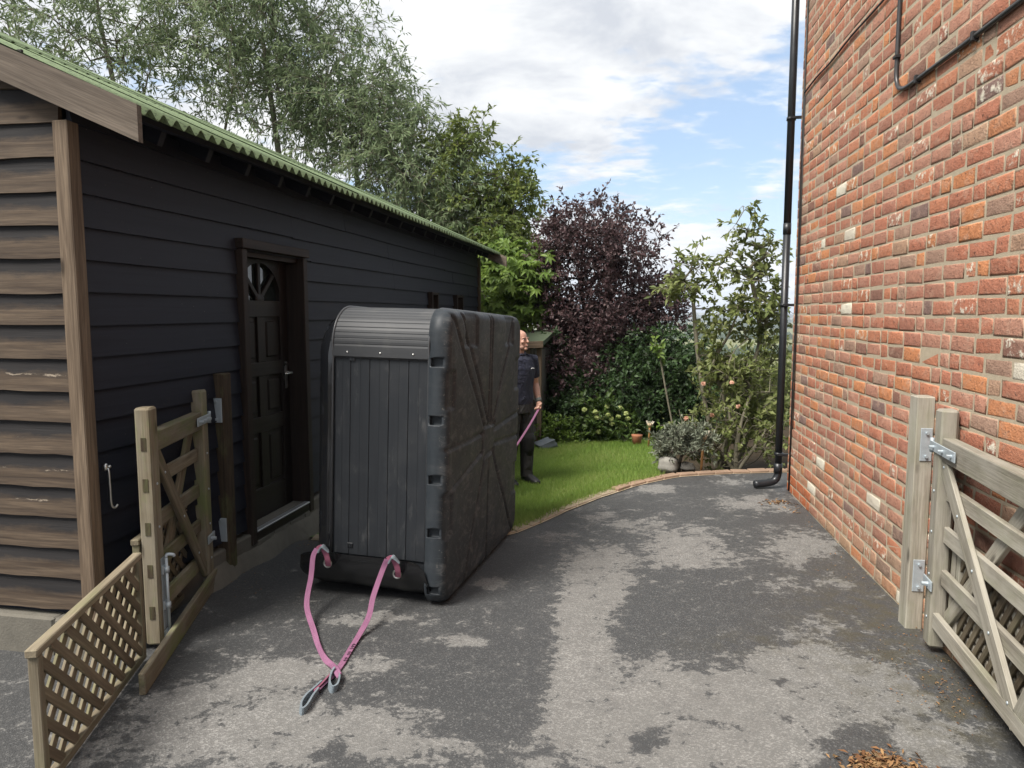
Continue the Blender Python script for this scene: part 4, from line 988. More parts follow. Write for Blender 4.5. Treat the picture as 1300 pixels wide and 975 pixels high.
# choke loops at the eyelets
for e, nm in ((e1, 0), (e2, 1)):
    strap('loop', [e + Vector((.008, -.004, -.012)), e + Vector((.012, -.028, .03)), e + Vector((.004, -.034, .07)), e + Vector((-.018, -.03, .105)), e + Vector((-.045, -.03, .095))], [X_, X_, X_, X_, (X_ + Z_ * .4)], M_PINKD, .030)
    strap('wear_sleeve', [e + Vector((-.03, -.036, .085)), e + Vector((-.012, -.044, .118)), e + Vector((.02, -.036, .085))], [Y_ + X_ * .3, Y_, Y_ - X_ * .3], M_GREYW, .045, .008)
sA = [e1 + Vector((-.045, -.036, .10)), e1 + Vector((-.062, -.055, .06)), e1 + Vector((-.058, -.12, -.03)), e1 + Vector((-.045, -.26, -.135)), gp(398, 800, .02), gp(406, 824), gp(414, 838, .02), gp(424, 847, .03), gp(431, 858, .03)]
strap('strap', sA, [X_ + Z_ * .2, X_, X_, X_, X_ - Y_ * .2, X_ * .6 + Z_ * .8, X_ * .5 + Y_ * .5 + Z_ * .6, X_ * .5 + Y_, X_ + Z_], M_PINK)
sB = [e2 + Vector((-.045, -.036, .10)), e2 + Vector((-.07, -.06, .04)), e2 + Vector((-.10, -.16, -.06)), gp(468, 783, .07), gp(456, 806, .022), gp(444, 826), gp(434, 843), gp(424, 856), gp(412, 868), gp(402, 880, .015)]
strap('strap', sB, [X_ + Y_ * .3] * 3 + [X_ + Y_ * .45] * 4 + [X_ + Y_ * .6, X_ + Y_ * .4 + Z_ * .6, X_ * .6 + Y_ * .2 + Z_], M_PINK)
def eyeloop(pts, nm='looped_end'):
    P_ = [gp(*p) for p in pts]; return strap(nm, P_, [Z_ + X_ * .15] * len(P_), M_GREYW, .034, .008, 6)
eyeloop([(431, 856, .02), (430, 866, .02), (427, 873, .02), (421, 875, .02), (418, 868, .02), (420, 858, .02), (425, 850, .03)])
eyeloop([(404, 877, .02), (397, 886, .02), (389, 899, .02), (383, 903, .02), (382, 896, .02), (388, 886, .02), (397, 878, .02), (408, 868, .02)])
strap('strap', [gp(424, 852, .02), gp(415, 862, .02), gp(405, 873, .02), gp(398, 879, .02)], [X_ * .4 + Z_] * 4, M_PINKD, .03)
# faded black print along the strap
q0 = gp(449, 818, .019); q1 = gp(438, 838, .019); dv = (q1 - q0); ax = dv.normalized(); sdv = Vector((ax.y, -ax.x, 0)).normalized()
mb = MB()
for i in range(9):
    c_ = q0 + dv * (i / 8.) ; 
    if i in (3, 6): continue
    for (sx, sy) in ((-.006, 0), (.003, .004), (0, -.004)): mb.bar(slw(c_ + sdv * (sx - .004) + ax * sy), slw(c_ + sdv * (sx + .005) + ax * (sy + random.uniform(-.004, .004))), .0022, .0016, (0, 0, 1), 0)
mb.build('printed_marking', M_INK, SL)

# ================================================================== TREES AND PLANTS
def at_depth(u, v, Yd):
    d = ray(u, v); return _C + d * (Yd / d[1])
def blobs_px(lst):
    out = []
    for (u, v, Yd, ru, rv, ry) in lst: out.append((at_depth(u, v, Yd), np.array([ru * Yd / 905, ry, rv * Yd / 905])))
    return out
def sample_blobs(bl, n):
    vol = np.array([r.prod() for c, r in bl]); k = RNG.choice(len(bl), n, p=vol / vol.sum())
    d = RNG.normal(size=(n, 3)); d /= np.linalg.norm(d, axis=1)[:, None]; rr = RNG.random(n) ** (1 / 2.2)
    C_ = np.array([c for c, r in bl])[k]; R_ = np.array([r for c, r in bl])[k]
    return C_ + d * rr[:, None] * R_ * (1 + .17 * RNG.normal(size=(n, 1)))
def leaf_mesh(P_, D_, N_, ln, wd, rnd, fold=.25):
    n = len(P_); S_ = np.cross(D_, N_); S_ /= np.linalg.norm(S_, axis=1)[:, None] + 1e-9; U_ = np.cross(S_, D_)
    ln = ln[:, None]; wd = wd[:, None]
    m_ = P_ + D_ * ln * .45
    V = np.stack([P_, m_ + S_ * wd / 2 + U_ * wd * fold, P_ + D_ * ln - U_ * ln * .10, m_ - S_ * wd / 2 + U_ * wd * fold], 1).reshape(-1, 3)
    b0 = np.arange(n) * 4
    F = np.stack([np.stack([b0, b0 + 1, b0 + 2], 1), np.stack([b0, b0 + 2, b0 + 3], 1)], 1).reshape(-1, 3)
    return V, F, np.repeat(rnd, 4)
def unit(a): return a / (np.linalg.norm(a, axis=-1, keepdims=True) + 1e-9)
def branches_mesh(nodes, par, rad_, minr):
    V = []; F = []; nb = 0
    A = nodes; ok = np.where((par >= 0) & (rad_ >= minr))[0]
    for sides, sel in ((8, ok[rad_[ok] > .03]), (5, ok[(rad_[ok] <= .03) & (rad_[ok] > .009)]), (3, ok[rad_[ok] <= .009])):
        if not len(sel): continue
        p1 = A[sel]; p0 = A[par[sel]]; t_ = unit(p1 - p0); ref = np.where(np.abs(t_[:, 2:3]) > .9, np.array([[1., 0, 0]]), np.array([[0., 0, 1.]])); a_ = unit(np.cross(t_, ref)); b_ = np.cross(t_, a_)
        r1 = rad_[sel]; r0 = np.minimum(rad_[par[sel]], r1 * 1.5); an = np.arange(sides) * 2 * math.pi / sides
        c_ = np.cos(an)[None, :, None]; s_ = np.sin(an)[None, :, None]; dirn = a_[:, None] * c_ + b_[:, None] * s_
        ring0 = p0[:, None] + dirn * r0[:, None, None]; ring1 = (p1 + t_ * r1[:, None] * .3)[:, None] + dirn * r1[:, None, None]
        VV = np.concatenate([ring0, ring1], 1).reshape(-1, 3); m = len(sel); base = nb + np.arange(m)[:, None] * 2 * sides; k_ = np.arange(sides)[None]; k2 = (k_ + 1) % sides
        F.append(np.stack([base + k_, base + k2, base + sides + k2, base + sides + k_], 2).reshape(-1, 4)); V.append(VV); nb += len(VV)
    return np.concatenate(V), np.concatenate(F)
def make_tree(name, label, cat, base, stems, bl, nclus, leaves, lf, bark, rc=.22, ln=.08, wd=.025, droop=.3, palm=0, tip=.004, minr=.003, group=None, rough_out=1.0, rmax=None, up=.35, partname='crown', leafdir='out', wig=.10, twigs=True):
    base = np.array(base, float)
    root = thing(name, label, cat, tuple(base), group=group)
    nodes = [base]; par = [-1]
    for st in stems:                                   # each stem: list of points above the base
        prev = 0; pts = smooth_path([tuple(base)] + [tuple(p) for p in st], 5)[1:]
        for p in pts: nodes.append(np.array(p)); par.append(prev); prev = len(nodes) - 1
    T_ = sample_blobs(bl, nclus)
    cen = np.array(nodes); dmin = np.min(np.linalg.norm(T_[:, None] - cen[None], axis=2), 1); T_ = T_[np.argsort(dmin)]
    buf = np.zeros((len(nodes) + nclus * 5 + 5, 3)); buf[:len(nodes)] = cen; cnt = len(nodes)
    par += [0] * (len(buf) - cnt); ends = []
    for tg in T_:
        d = tg - buf[:cnt]; dist = np.linalg.norm(d, axis=1) + np.where(d[:, 2] < 0, -d[:, 2] * .8, 0)
        j = int(np.argmin(dist)); a = buf[j]; l = np.linalg.norm(tg - a)
        ns_ = int(np.clip(l / .28, 1, 4)); pv = j
        ben = np.array([0, 0, up * .25 * l]) + RNG.normal(size=3) * wig * l
        for k_ in range(1, ns_ + 1):
            s_ = k_ / ns_; buf[cnt] = a + (tg - a) * s_ + ben * 4 * s_ * (1 - s_) * .5; par[cnt] = pv; pv = cnt; cnt += 1
        ends.append(pv)
    nodes = buf[:cnt]; par = np.array(par[:cnt])
    wgt = np.zeros(cnt); wgt[ends] += 1
    for i in range(cnt - 1, 0, -1): wgt[par[i]] += wgt[i]
    rr = tip * np.maximum(wgt, 1) ** .47
    if rmax: rr = np.minimum(rr, rmax)
    V, F = branches_mesh(nodes, par, rr, minr); V = V - base
    link('trunk', npmesh('trunk', V, F, smooth=True), bark, root)
    # leaves
    K = max(1, leaves // nclus); C_ = np.repeat(nodes[ends], K, 0); tw = np.repeat(unit(nodes[ends] - nodes[par[ends]] + 1e-6), K, 0); n = len(C_)
    if palm:
        g = n // palm; C_ = C_[:g * palm]; tw = tw[:g * palm]; n = len(C_)
        cpos = np.repeat(C_[::palm] + RNG.normal(size=(g, 3)) * rc, palm, 0); ax = unit(np.repeat(RNG.normal(size=(g, 3)) * .45 + np.array([0, 0, .75]) + np.array([0, -.35, 0]), palm, 0))
        e1_ = unit(np.cross(ax, np.array([.3, .8, .2]))); e2_ = np.cross(ax, e1_); an = np.tile(np.linspace(-2.2, 2.2, palm), g) + np.repeat(RNG.uniform(0, 6.28, g), palm)
        D_ = unit(e1_ * np.cos(an)[:, None] + e2_ * np.sin(an)[:, None] + np.array([0, 0, -droop])); Nn = ax; Pp = cpos
        rnd = np.repeat(RNG.random(g), palm)
    else:
        ne = len(ends); mt_ = max(1, int(round(K / 9))); tl = rc * 2.4
        t0 = nodes[ends]; td = unit(unit(nodes[ends] - nodes[par[ends]] + 1e-6)[:, None] * .55 + RNG.normal(size=(ne, mt_, 3)) * .62 + np.array([0, 0, .25 - droop * .5])); tln = tl * RNG.uniform(.5, 1.25, (ne, mt_, 1))
        k_ = RNG.integers(0, mt_, n); ei = np.repeat(np.arange(ne), K); s_ = RNG.random((n, 1)) ** .75
        dirn = td[ei, k_]; lg = tln[ei, k_]
        Pp = t0[ei] + dirn * lg * s_ + np.array([0, 0, -1.]) * droop * lg * s_ ** 2 * .6 + RNG.normal(size=(n, 3)) * rc * .10
        dd_ = unit(dirn + np.array([0, 0, -1.]) * droop * 1.1 * s_)
        D_ = unit(dd_ * .75 + RNG.normal(size=(n, 3)) * .55 + np.array([0, 0, -droop * .5])); Nn = unit(RNG.normal(size=(n, 3)) * .6 + np.array([0, -.25, .8])); rnd = RNG.random(n)
        if twigs:
            q0 = np.repeat(t0[:, None], mt_, 1).reshape(-1, 3); q1 = (t0[:, None] + td * tln * .5 + np.array([0, 0, -1.]) * droop * tln * .15).reshape(-1, 3); q2 = (t0[:, None] + td * tln + np.array([0, 0, -1.]) * droop * tln * .6).reshape(-1, 3)
            m_ = len(q0); NN = np.concatenate([q0, q1, q2]) - base; pr = np.concatenate([np.full(m_, -1), np.arange(m_), np.arange(m_) + m_]); RR = np.concatenate([np.full(m_, tip * .8), np.full(m_, tip * .6), np.full(m_, tip * .4)])
            TV, TF = branches_mesh(NN, pr, RR, 0); link('twigs', npmesh('twigs', TV, TF), bark, root, kind='stuff')
    cl = np.repeat(RNG.random(len(ends)), K)[:n]
    rnd = np.clip(.55 * rnd + .45 * cl, 0, 1)
    V, F, r2 = leaf_mesh(Pp - base, D_, Nn, ln * RNG.uniform(.65, 1.2, n), wd * RNG.uniform(.7, 1.2, n), rnd)
    link(partname, npmesh(partname, V, F, dict(rnd=r2)), lf, root)
    return root
def gb(x, y, dz=-.05): return np.array([x, y, float(gz(x, y)) + dz])
b0 = gb(-7.6, 14.2)
make_tree('willow_tree', 'tall grey-green willow with many slender stems rising behind the near end of the barn', 'tree', b0, [[b0 + (.3, 0, 2), b0 + (.2, .1, 4.5), b0 + (-.3, 0, 8)], [b0 + (.8, .2, 2.2), b0 + (1.6, .2, 4.6), b0 + (2.4, 0, 7.5)], [b0 + (-.6, 0, 2.2), b0 + (-1.6, 0, 5), b0 + (-2.2, .2, 8)]],
          blobs_px([(40, 70, 14, 110, 100, 1.8), (170, 60, 14, 120, 120, 2), (230, 10, 14.5, 110, 120, 2), (90, -60, 14, 160, 110, 2)]), 300, 14000, F_WILL, M_BARK2, .24, .15, .036, .5, tip=.0042, minr=.003, group='trees behind the barn')
b0 = gb(-4.2, 14.8)
make_tree('willow_tree', 'broad grey-green willow with drooping narrow leaves rising behind the middle of the barn', 'tree', b0, [[b0 + (-.2, 0, 2.4), b0 + (-.5, .1, 5), b0 + (-.8, 0, 8)], [b0 + (.6, .2, 2.6), b0 + (1.0, .2, 5), b0 + (.8, 0, 7.0)]],
          blobs_px([(330, 60, 14.5, 100, 110, 2), (395, 120, 14.5, 100, 120, 2), (350, -60, 14.5, 120, 90, 2), (445, 110, 14.5, 60, 110, 1.5), (480, 190, 14, 80, 90, 1.5)]), 480, 27000, F_WILL, M_BARK2, .24, .15, .035, .6, tip=.0042, group='trees behind the barn')
b0 = gb(-2.2, 14.0)
make_tree('willow_tree', 'smaller willow with feathery sloping crown behind the far end of the barn', 'tree', b0, [[b0 + (-.2, 0, 2), b0 + (-.2, .1, 3.6), b0 + (.1, 0, 5.2)], [b0 + (.5, 0, 2), b0 + (.9, 0, 3.6)]],
          blobs_px([(490, 135, 14, 36, 60, 1.0), (535, 175, 14, 34, 40, .9), (520, 240, 13.6, 75, 80, 1.2), (570, 290, 13.4, 60, 60, 1.2), (590, 215, 13.5, 25, 30, .7)]), 290, 14500, F_WILL, M_BARK2, .19, .135, .033, .55, tip=.004, group='trees behind the barn')
b0 = gb(-.45, 13.2)
make_tree('walnut_tree', 'yellow-green tree with airy leafy branches past the end of the barn', 'tree', b0, [[b0 + (0, 0, 1.6), b0 + (.2, 0, 3), b0 + (.1, 0, 4.9)], [b0 + (.3, 0, 1.8), b0 + (.5, 0, 3.2), b0 + (.45, 0, 4.4)]],
          blobs_px([(585, 190, 13.6, 40, 32, .7), (610, 165, 13.4, 14, 18, .3), (645, 220, 13.2, 30, 26, .5), (660, 235, 13.2, 22, 14, .4), (615, 260, 13.4, 70, 45, .9), (640, 320, 13.0, 55, 50, .9), (600, 330, 13.0, 50, 40, .9)]), 330, 15000, F_ASH, M_BARK1, .15, .12, .045, .35, tip=.0042)
b0 = gb(.25, 12.3)
make_tree('chestnut_tree', 'bright green horse chestnut foliage with fanned leaves above the low shed', 'tree', b0, [[b0 + (.0, 0, .9), b0 + (-.05, 0, 1.6), b0 + (-.1, 0, 2.4)]],
          blobs_px([(625, 372, 12.2, 26, 40, .6), (660, 355, 12.0, 36, 28, .6), (684, 388, 11.9, 18, 22, .4), (640, 325, 12.3, 32, 20, .6), (655, 398, 11.9, 32, 18, .5)]), 260, 6600, F_CHES, M_BARK1, .12, .16, .062, .35, palm=6, tip=.004)
b0 = gb(1.5, 12.2)
make_tree('plum_tree', 'dark purple-leaved plum tree behind the lawn', 'tree', b0, [[b0 + (-.1, 0, 1.2), b0 + (-.3, 0, 2.4), b0 + (-.3, 0, 3.5)], [b0 + (.25, 0, 1.2), b0 + (.5, 0, 2.2), b0 + (.7, 0, 3)]],
          blobs_px([(735, 310, 12, 46, 46, 1.0), (742, 262, 12, 20, 18, .4), (705, 320, 12, 28, 36, .6), (695, 370, 12, 22, 40, .6), (790, 330, 12, 44, 44, 1), (785, 285, 12, 18, 16, .4), (760, 400, 12, 80, 64, 1.2), (832, 395, 11.9, 36, 40, .8), (720, 460, 12, 50, 70, 1), (780, 480, 12, 80, 60, 1), (852, 348, 12, 16, 14, .3), (822, 300, 12, 16, 14, .3), (860, 390, 12, 12, 20, .3)]), 700, 42000, F_PLUM, M_BARK3, .15, .075, .042, .12, tip=.0036)
b0 = gb(2.15, 11.0)
make_tree('evergreen_shrub', 'dark green leafy shrub below the purple plum tree', 'shrub', b0, [[b0 + (0, 0, .5), b0 + (.05, 0, 1.2)]], blobs_px([(825, 480, 11, 62, 50, .8), (860, 460, 10.8, 36, 40, .6), (800, 530, 11, 55, 30, .7), (880, 520, 10.4, 34, 50, .5)]), 560, 20000, F_DARK, M_BARK3, .11, .085, .045, .2, tip=.003)
b0 = gb(1.15, 11.2)
make_tree('evergreen_shrub', 'very dark shrub in the shade beside the low shed', 'shrub', b0, [[b0 + (0, 0, .5), b0 + (.05, 0, 1.0)]], blobs_px([(735, 515, 11.3, 55, 42, .7), (705, 480, 11.6, 26, 50, .5)]), 300, 11000, F_DARK, M_BARK3, .11, .075, .04, .2, tip=.003)
b0 = gb(.78, 10.55)
make_tree('low_bush', 'small bright yellow-green bush at the lawn edge by the low shed', 'bush', b0, [[b0 + (0, 0, .15)]], blobs_px([(705, 548, 10.5, 26, 22, .25), (728, 560, 10.5, 22, 14, .25)]), 110, 3000, F_CHES, M_BARK1, .06, .06, .03, .1, tip=.002, minr=.002)
# hydrangea with pale heads
b0 = gb(1.45, 10.45)
HY = make_tree('hydrangea', 'hydrangea bush with pale green flower heads at the back of the lawn', 'bush', b0, [[b0 + (0, 0, .3)]], blobs_px([(775, 545, 10.4, 42, 26, .3), (760, 530, 10.4, 30, 24, .3), (795, 550, 10.3, 26, 22, .3)]), 130, 2600, F_HYD, M_BARK1, .07, .09, .055, .1, tip=.0025, minr=.002)
for (u, v) in [(742, 520), (756, 523), (771, 516), (787, 518), (772, 527), (765, 530), (776, 532), (785, 529), (795, 525), (797, 531), (777, 538), (789, 540), (788, 544), (798, 540), (760, 548), (803, 552), (805, 558), (801, 567), (794, 559), (758, 530)]:
    c_ = at_depth(u, v, 10.15) - b0; n = 60; d = unit(RNG.normal(size=(n, 3))); Pp = c_ + d * .028 * np.array([1, 1, .75])
    V, F, r2 = leaf_mesh(Pp, unit(np.cross(d, RNG.normal(size=(n, 3)))), d, np.full(n, .035), np.full(n, .032), RNG.random(n), .1)
    link('flower_head', npmesh('flower_head', V, F, dict(rnd=r2)), F_FLOW, HY)
# old pruned shrub and roses by the drive corner
b0 = gb(2.35, 7.95)
def hp(u, v, Yd): return at_depth(u, v, Yd)
make_tree('pruned_shrub_tree', 'old pruned shrub with pale twisting bare limbs and leafy tops beside the downpipe', 'tree', b0,
          [[hp(905, 560, 7.9), hp(893, 500, 7.9), hp(885, 440, 7.95), hp(880, 380, 8.0)], [hp(925, 560, 7.85), hp(918, 500, 7.8), hp(930, 450, 7.8), hp(950, 430, 7.8)], [hp(936, 570, 7.9), hp(945, 510, 7.95), hp(958, 460, 8.0), hp(965, 420, 8.0), hp(952, 340, 7.9)],
           [hp(940, 580, 8.0), hp(955, 530, 8.05), hp(975, 470, 8.1), hp(985, 430, 8.1)], [hp(960, 585, 8.0), hp(978, 545, 8.0), hp(990, 500, 8.0)], [hp(905, 590, 8.0), hp(870, 545, 8.05), hp(862, 520, 8.1)], [hp(930, 520, 7.9), hp(905, 470, 7.9), hp(925, 425, 7.9), hp(938, 395, 7.9)]],
          blobs_px([(938, 285, 7.9, 13, 24, .16), (955, 300, 7.95, 14, 20, .18), (930, 325, 7.9, 12, 18, .15), (958, 345, 7.9, 24, 20, .25), (975, 330, 8, 12, 26, .2), (885, 335, 7.95, 22, 10, .2), (862, 365, 7.95, 26, 10, .2), (888, 362, 7.95, 26, 12, .22), (908, 340, 7.95, 14, 8, .15), (942, 385, 7.9, 28, 14, .25), (978, 390, 8, 14, 30, .25), (905, 395, 7.9, 16, 8, .2), (888, 316, 7.95, 6, 6, .1), (960, 420, 8, 24, 16, .25), (915, 420, 7.9, 26, 10, .2), (895, 450, 7.9, 20, 14, .2), (975, 450, 8, 20, 20, .2), (925, 470, 7.9, 40, 26, .3), (960, 520, 7.9, 30, 40, .3)]), 300, 4200, F_SHR, M_BARK2, .075, .085, .045, .35, tip=.0042, minr=.002, rmax=.026, wig=.22)
b0 = gb(2.45, 7.62)
RS = make_tree('rose_bush', 'sprawling rose bush with a few peach flowers at the edge of the drive', 'bush', b0, [[b0 + (0, 0, .3), b0 + (.05, 0, .6)], [b0 + (-.3, 0, .4)], [b0 + (.3, 0, .45)]],
               blobs_px([(905, 545, 7.6, 38, 40, .3), (940, 540, 7.7, 50, 50, .35), (975, 560, 7.7, 24, 40, .3), (890, 580, 7.5, 30, 18, .2), (955, 470, 7.9, 36, 30, .3), (905, 500, 7.8, 26, 20, .25)]), 200, 1900, F_SHR, M_BARK2, .075, .055, .032, .1, tip=.0034, minr=.002)
for (u, v, Yd) in [(893, 487, 7.5), (929, 486, 7.5), (937, 516, 7.5), (871, 531, 7.45), (904, 527, 7.5)]:
    c_ = at_depth(u, v, Yd) - b0; n = 26; d = unit(RNG.normal(size=(n, 3)) * np.array([1, 1, .6]) + np.array([0, -.3, .3])); Pp = c_ + d * .014 * RNG.uniform(.3, 1.2, (n, 1))
    V, F, r2 = leaf_mesh(Pp, unit(np.cross(d, RNG.normal(size=(n, 3)))), d, np.full(n, .026), np.full(n, .025), RNG.random(n), .2)
    link('flower_head', npmesh('flower_head', V, F, dict(rnd=r2)), F_ROSE, RS)
b0 = gb(1.78, 7.42)
make_tree('silver_shrub', 'low silvery leafed shrub spilling over the stones by the lawn corner', 'bush', b0, [[b0 + (0, 0, .15)]], blobs_px([(858, 562, 7.4, 24, 16, .2), (882, 560, 7.4, 26, 22, .22), (842, 574, 7.5, 14, 10, .15)]), 150, 3300, F_SILV, M_BARK1, .05, .055, .018, .0, tip=.002, minr=.002)
b0 = gb(3.9, 15.5)
make_tree('hedge_shrub', 'loose pale green hedge bush on the slope beyond the pruned shrub', 'shrub', b0, [[b0 + (0, 0, .8)], [b0 + (-.6, 0, .7)], [b0 + (.6, 0, .7)]], blobs_px([(905, 500, 15, 50, 40, 1), (960, 490, 15, 50, 46, 1), (1000, 500, 15, 40, 40, 1), (930, 540, 14.5, 70, 40, .8)]), 420, 12000, F_SHR, M_BARK1, .16, .10, .045, .1, tip=.004)
b0 = gb(2.32, 9.8)
make_tree('sapling', 'thin leaning grey sapling stem with a few low leaves before the dark shrub', 'tree', b0, [[hp(857, 555, 9.8), hp(848, 510, 9.8), hp(840, 465, 9.8), hp(836, 440, 9.8)]], blobs_px([(848, 540, 9.75, 12, 5, .08), (836, 446, 9.8, 14, 14, .1)]), 14, 90, F_CHES, M_BARK2, .05, .09, .05, .2, tip=.0045, minr=.002)

# garden torches, stones, low shed
def torch(x, y, h, label):
    r = thing('garden_torch', label, 'torch', tuple(gb(x, y, 0)), group='bamboo garden torches'); r.rotation_euler = (0, rad(3), 0)
    MB().tube([(0, 0, -.1), (0, 0, h * .72), (0, 0, h * .8)], [.013, .013, .016], 8).build('cane', wood('bamboo_' + str(int(h * 100)), (.30, .15, .06), (.48, .27, .11), .6, knots=False), r)
    MB().tube([(0, 0, h * .78), (0, 0, h * .86), (0, 0, h * .92)], [.018, .034, .040], 10).build('basket', plain('torch_basket', (.50, .38, .24), .8), r)
    mb = MB()
    for k_ in range(9):
        a = k_ * .698; mb.bar((.03 * math.cos(a), .03 * math.sin(a), h * .88), (.052 * math.cos(a), .052 * math.sin(a), h + random.uniform(-.01, .015)), .012, .004, bev=0)
    mb.build('split_rim', plain('torch_rim', (.66, .60, .48), .8), r)
p = ground(893, 602); torch(p[0], p[1] + .1, .44, 'bamboo garden torch with pale split top beside the rose bush')
p = ground(823, 569); torch(p[0], p[1], .37, 'bamboo garden torch standing at the back of the lawn beside the hydrangea')
def stone(u, v, w_, h_, label, mt=M_STONE, nm='garden_stone', cat='stone', sq=0, dY=.12):
    p = ground(u, v); bm = bmesh.new(); bmesh.ops.create_icosphere(bm, subdivisions=3, radius=1)
    for vt in bm.verts:
        c_ = vt.co; s_ = 1 + .20 * math.sin(c_.x * 3 + u) * math.cos(c_.y * 4 + v) + .07 * math.sin(c_.z * 7 + u)
        c2 = Vector([math.copysign(abs(q_) ** 1.0, q_) for q_ in c_]) if sq == 0 else Vector([math.copysign(abs(q_) ** .35, q_) for q_ in c_])
        vt.co = Vector((c2.x * w_ / 2 * s_, c2.y * w_ * .42 * s_, c2.z * h_ * .5 * s_ + h_ * .42))
    me = bpy.data.meshes.new(nm); bm.to_mesh(me); bm.free()
    for pl_ in me.polygons: pl_.use_smooth = True
    ob = link(nm, me, mt, None, label=label, category=cat); ob.location = (p[0], p[1] + dY, p[2]); return ob
stone(852, 603, .20, .19, 'pale grey boulder at the lawn corner below the silver shrub')
stone(876, 602, .15, .11, 'smaller dark grey stone next to the pale boulder by the kerb', plain('dark_stone', (.10, .095, .085), .9, var=.5, scale=9, bmp=.8))
sb = stone(694, 571, .26, .13, 'blue-grey stone slab leaning at the foot of the low shed', M_SLATE, 'stone_slab', 'stone', 1, .1); sb.rotation_euler = (.1, -.35, .3)
p = ground(812, 566); MB().tube([(0, 0, 0), (0, 0, .13), (0, 0, .15)], [.055, .075, .08], 12).build('flower_pot', plain('terracotta', (.30, .12, .06), .85), None, label='small terracotta pot beside the back torch', category='pot').location = (p[0] - .03, p[1] + .05, p[2])
SH = heading(thing('garden_shed', 'low grey timber shed with green roof behind the bald man', 'shed', tuple(gb(.40, 10.5, 0))), 12)
for i in range(9):
    MB().box((-.155 * (i + 1) + .004, -.012, .05), (-.155 * i - .002, .008, 1.42 - .0), .003).build('wall_board', wood('grey_shed_board', (.085, .08, .07), (.17, .165, .15), .85) if i == 0 else bpy.data.materials['grey_shed_board'], SH)
for i in range(7): MB().box((-.012, .03 + i * .16, .05), (.008, .185 + i * .16, 1.40), .003).build('wall_board', bpy.data.materials['grey_shed_board'], SH)
MB().box((-.03, -.05, 0), (.045, .025, 1.45), .004).build('corner_post', M_POSTW, SH)
MB().box((-.20, -.045, .05), (-.13, -.015, 1.40), .004).build('frame_post', M_POSTW, SH)
MB().bar((-1.4, -.03, .10), (-.05, -.03, .62), .09, .03).build('brace', M_FRAMEW, SH)
MB().box((-1.45, -.03, -.05), (.02, 1.15, .05), .004).build('base_frame', M_FRAMEW, SH)
MB().raw([(-1.5, -.12, 1.40), (.08, -.12, 1.47), (.08, 1.25, 1.62), (-1.5, 1.25, 1.55), (-1.5, -.12, 1.46), (.08, -.12, 1.53), (.08, 1.25, 1.68), (-1.5, 1.25, 1.61)], [(0, 1, 2, 3), (4, 5, 6, 7), (0, 1, 5, 4), (1, 2, 6, 5), (2, 3, 7, 6), (3, 0, 4, 7)]).build('roof', plain('mossy_felt', (.06, .08, .045), .9, var=.4), SH)
MB().bar((-1.5, -.135, 1.42), (.085, -.135, 1.49), .10, .02).build('fascia', M_POSTW, SH)

# ================================================================== THE MAN HOLDING THE STRAP
M_SKIN, t, b, o = mat('skin')
P = N(t, 'ShaderNodeTexCoord').outputs['Object']; sp = N(t, 'ShaderNodeSeparateXYZ'); L(t, P, sp.inputs[0])
c = mixc(t, noise(t, P, 18, 4, .6), (.42, .225, .16), (.55, .32, .24))
tat = mathn(t, 'MULTIPLY', ramp(t, noise(t, P, 26, 5, .6, .8), (.47, 0), (.55, 1)), mathn(t, 'MULTIPLY', ramp(t, sp.outputs[2], (.92, 0), (.96, 1), (1.22, 1), (1.25, 0)), mathn(t, 'GREATER_THAN', sp.outputs[0], .15)))
c = mixc(t, mathn(t, 'MULTIPLY', tat, .55), c, (.10, .10, .10))
setin(b, Base_Color=c, Roughness=.5); b.inputs['Subsurface Weight'].default_value = .08; b.inputs['Subsurface Radius'].default_value = (.01, .004, .002)
M_STUB = plain('short_beard_skin', (.30, .17, .125), .7, var=.3, scale=90)
M_NAVY = plain('navy_polo_cloth', (.014, .0165, .034), .85, var=.3, scale=14, bmp=.4)
M_TROU = plain('charcoal_work_trousers', (.030, .029, .030), .85, var=.3, scale=14, bmp=.5)
for m_ in (M_NAVY, M_TROU):
    t = m_.node_tree; b = next(n_ for n_ in t.nodes if n_.type == 'BSDF_PRINCIPLED'); P = N(t, 'ShaderNodeTexCoord').outputs['Object']
    bump(t, b, noise(t, vmap(t, P, (0, 0, 0), (1, 1, .55), (.4, .3, 0)), 11, 4, .55, 1.2), 1.0, .05)
M_KNEE = plain('black_knee_fabric', (.007, .007, .008), .8, bmp=.4, scale=20)
M_SHOE = plain('black_shoe_leather', (.008, .008, .009), .5)
def tube2(mb, pts, rx, ry=None, n=14, fwd=(0, -1, 0)):
    """loft of ellipses; rx across, ry along fwd"""
    P_ = [Vector(p) for p in pts]; ry = ry or rx; V = []; F = []
    for i, p in enumerate(P_):
        t_ = (P_[min(i + 1, len(P_) - 1)] - P_[max(i - 1, 0)]).normalized(); f_ = Vector(fwd); f_ = (f_ - t_ * f_.dot(t_)).normalized(); s_ = t_.cross(f_)
        for k_ in range(n):
            a = 2 * math.pi * k_ / n; V.append(p + s_ * math.cos(a) * rx[i] + f_ * math.sin(a) * ry[i])
    for i in range(len(P_) - 1):
        for k_ in range(n): F.append((i * n + k_, i * n + (k_ + 1) % n, (i + 1) * n + (k_ + 1) % n, (i + 1) * n + k_))
    F.append(tuple(range(n))); F.append(tuple(range((len(P_) - 1) * n, len(P_) * n)))
    mb.raw(V, F, None, True); return mb
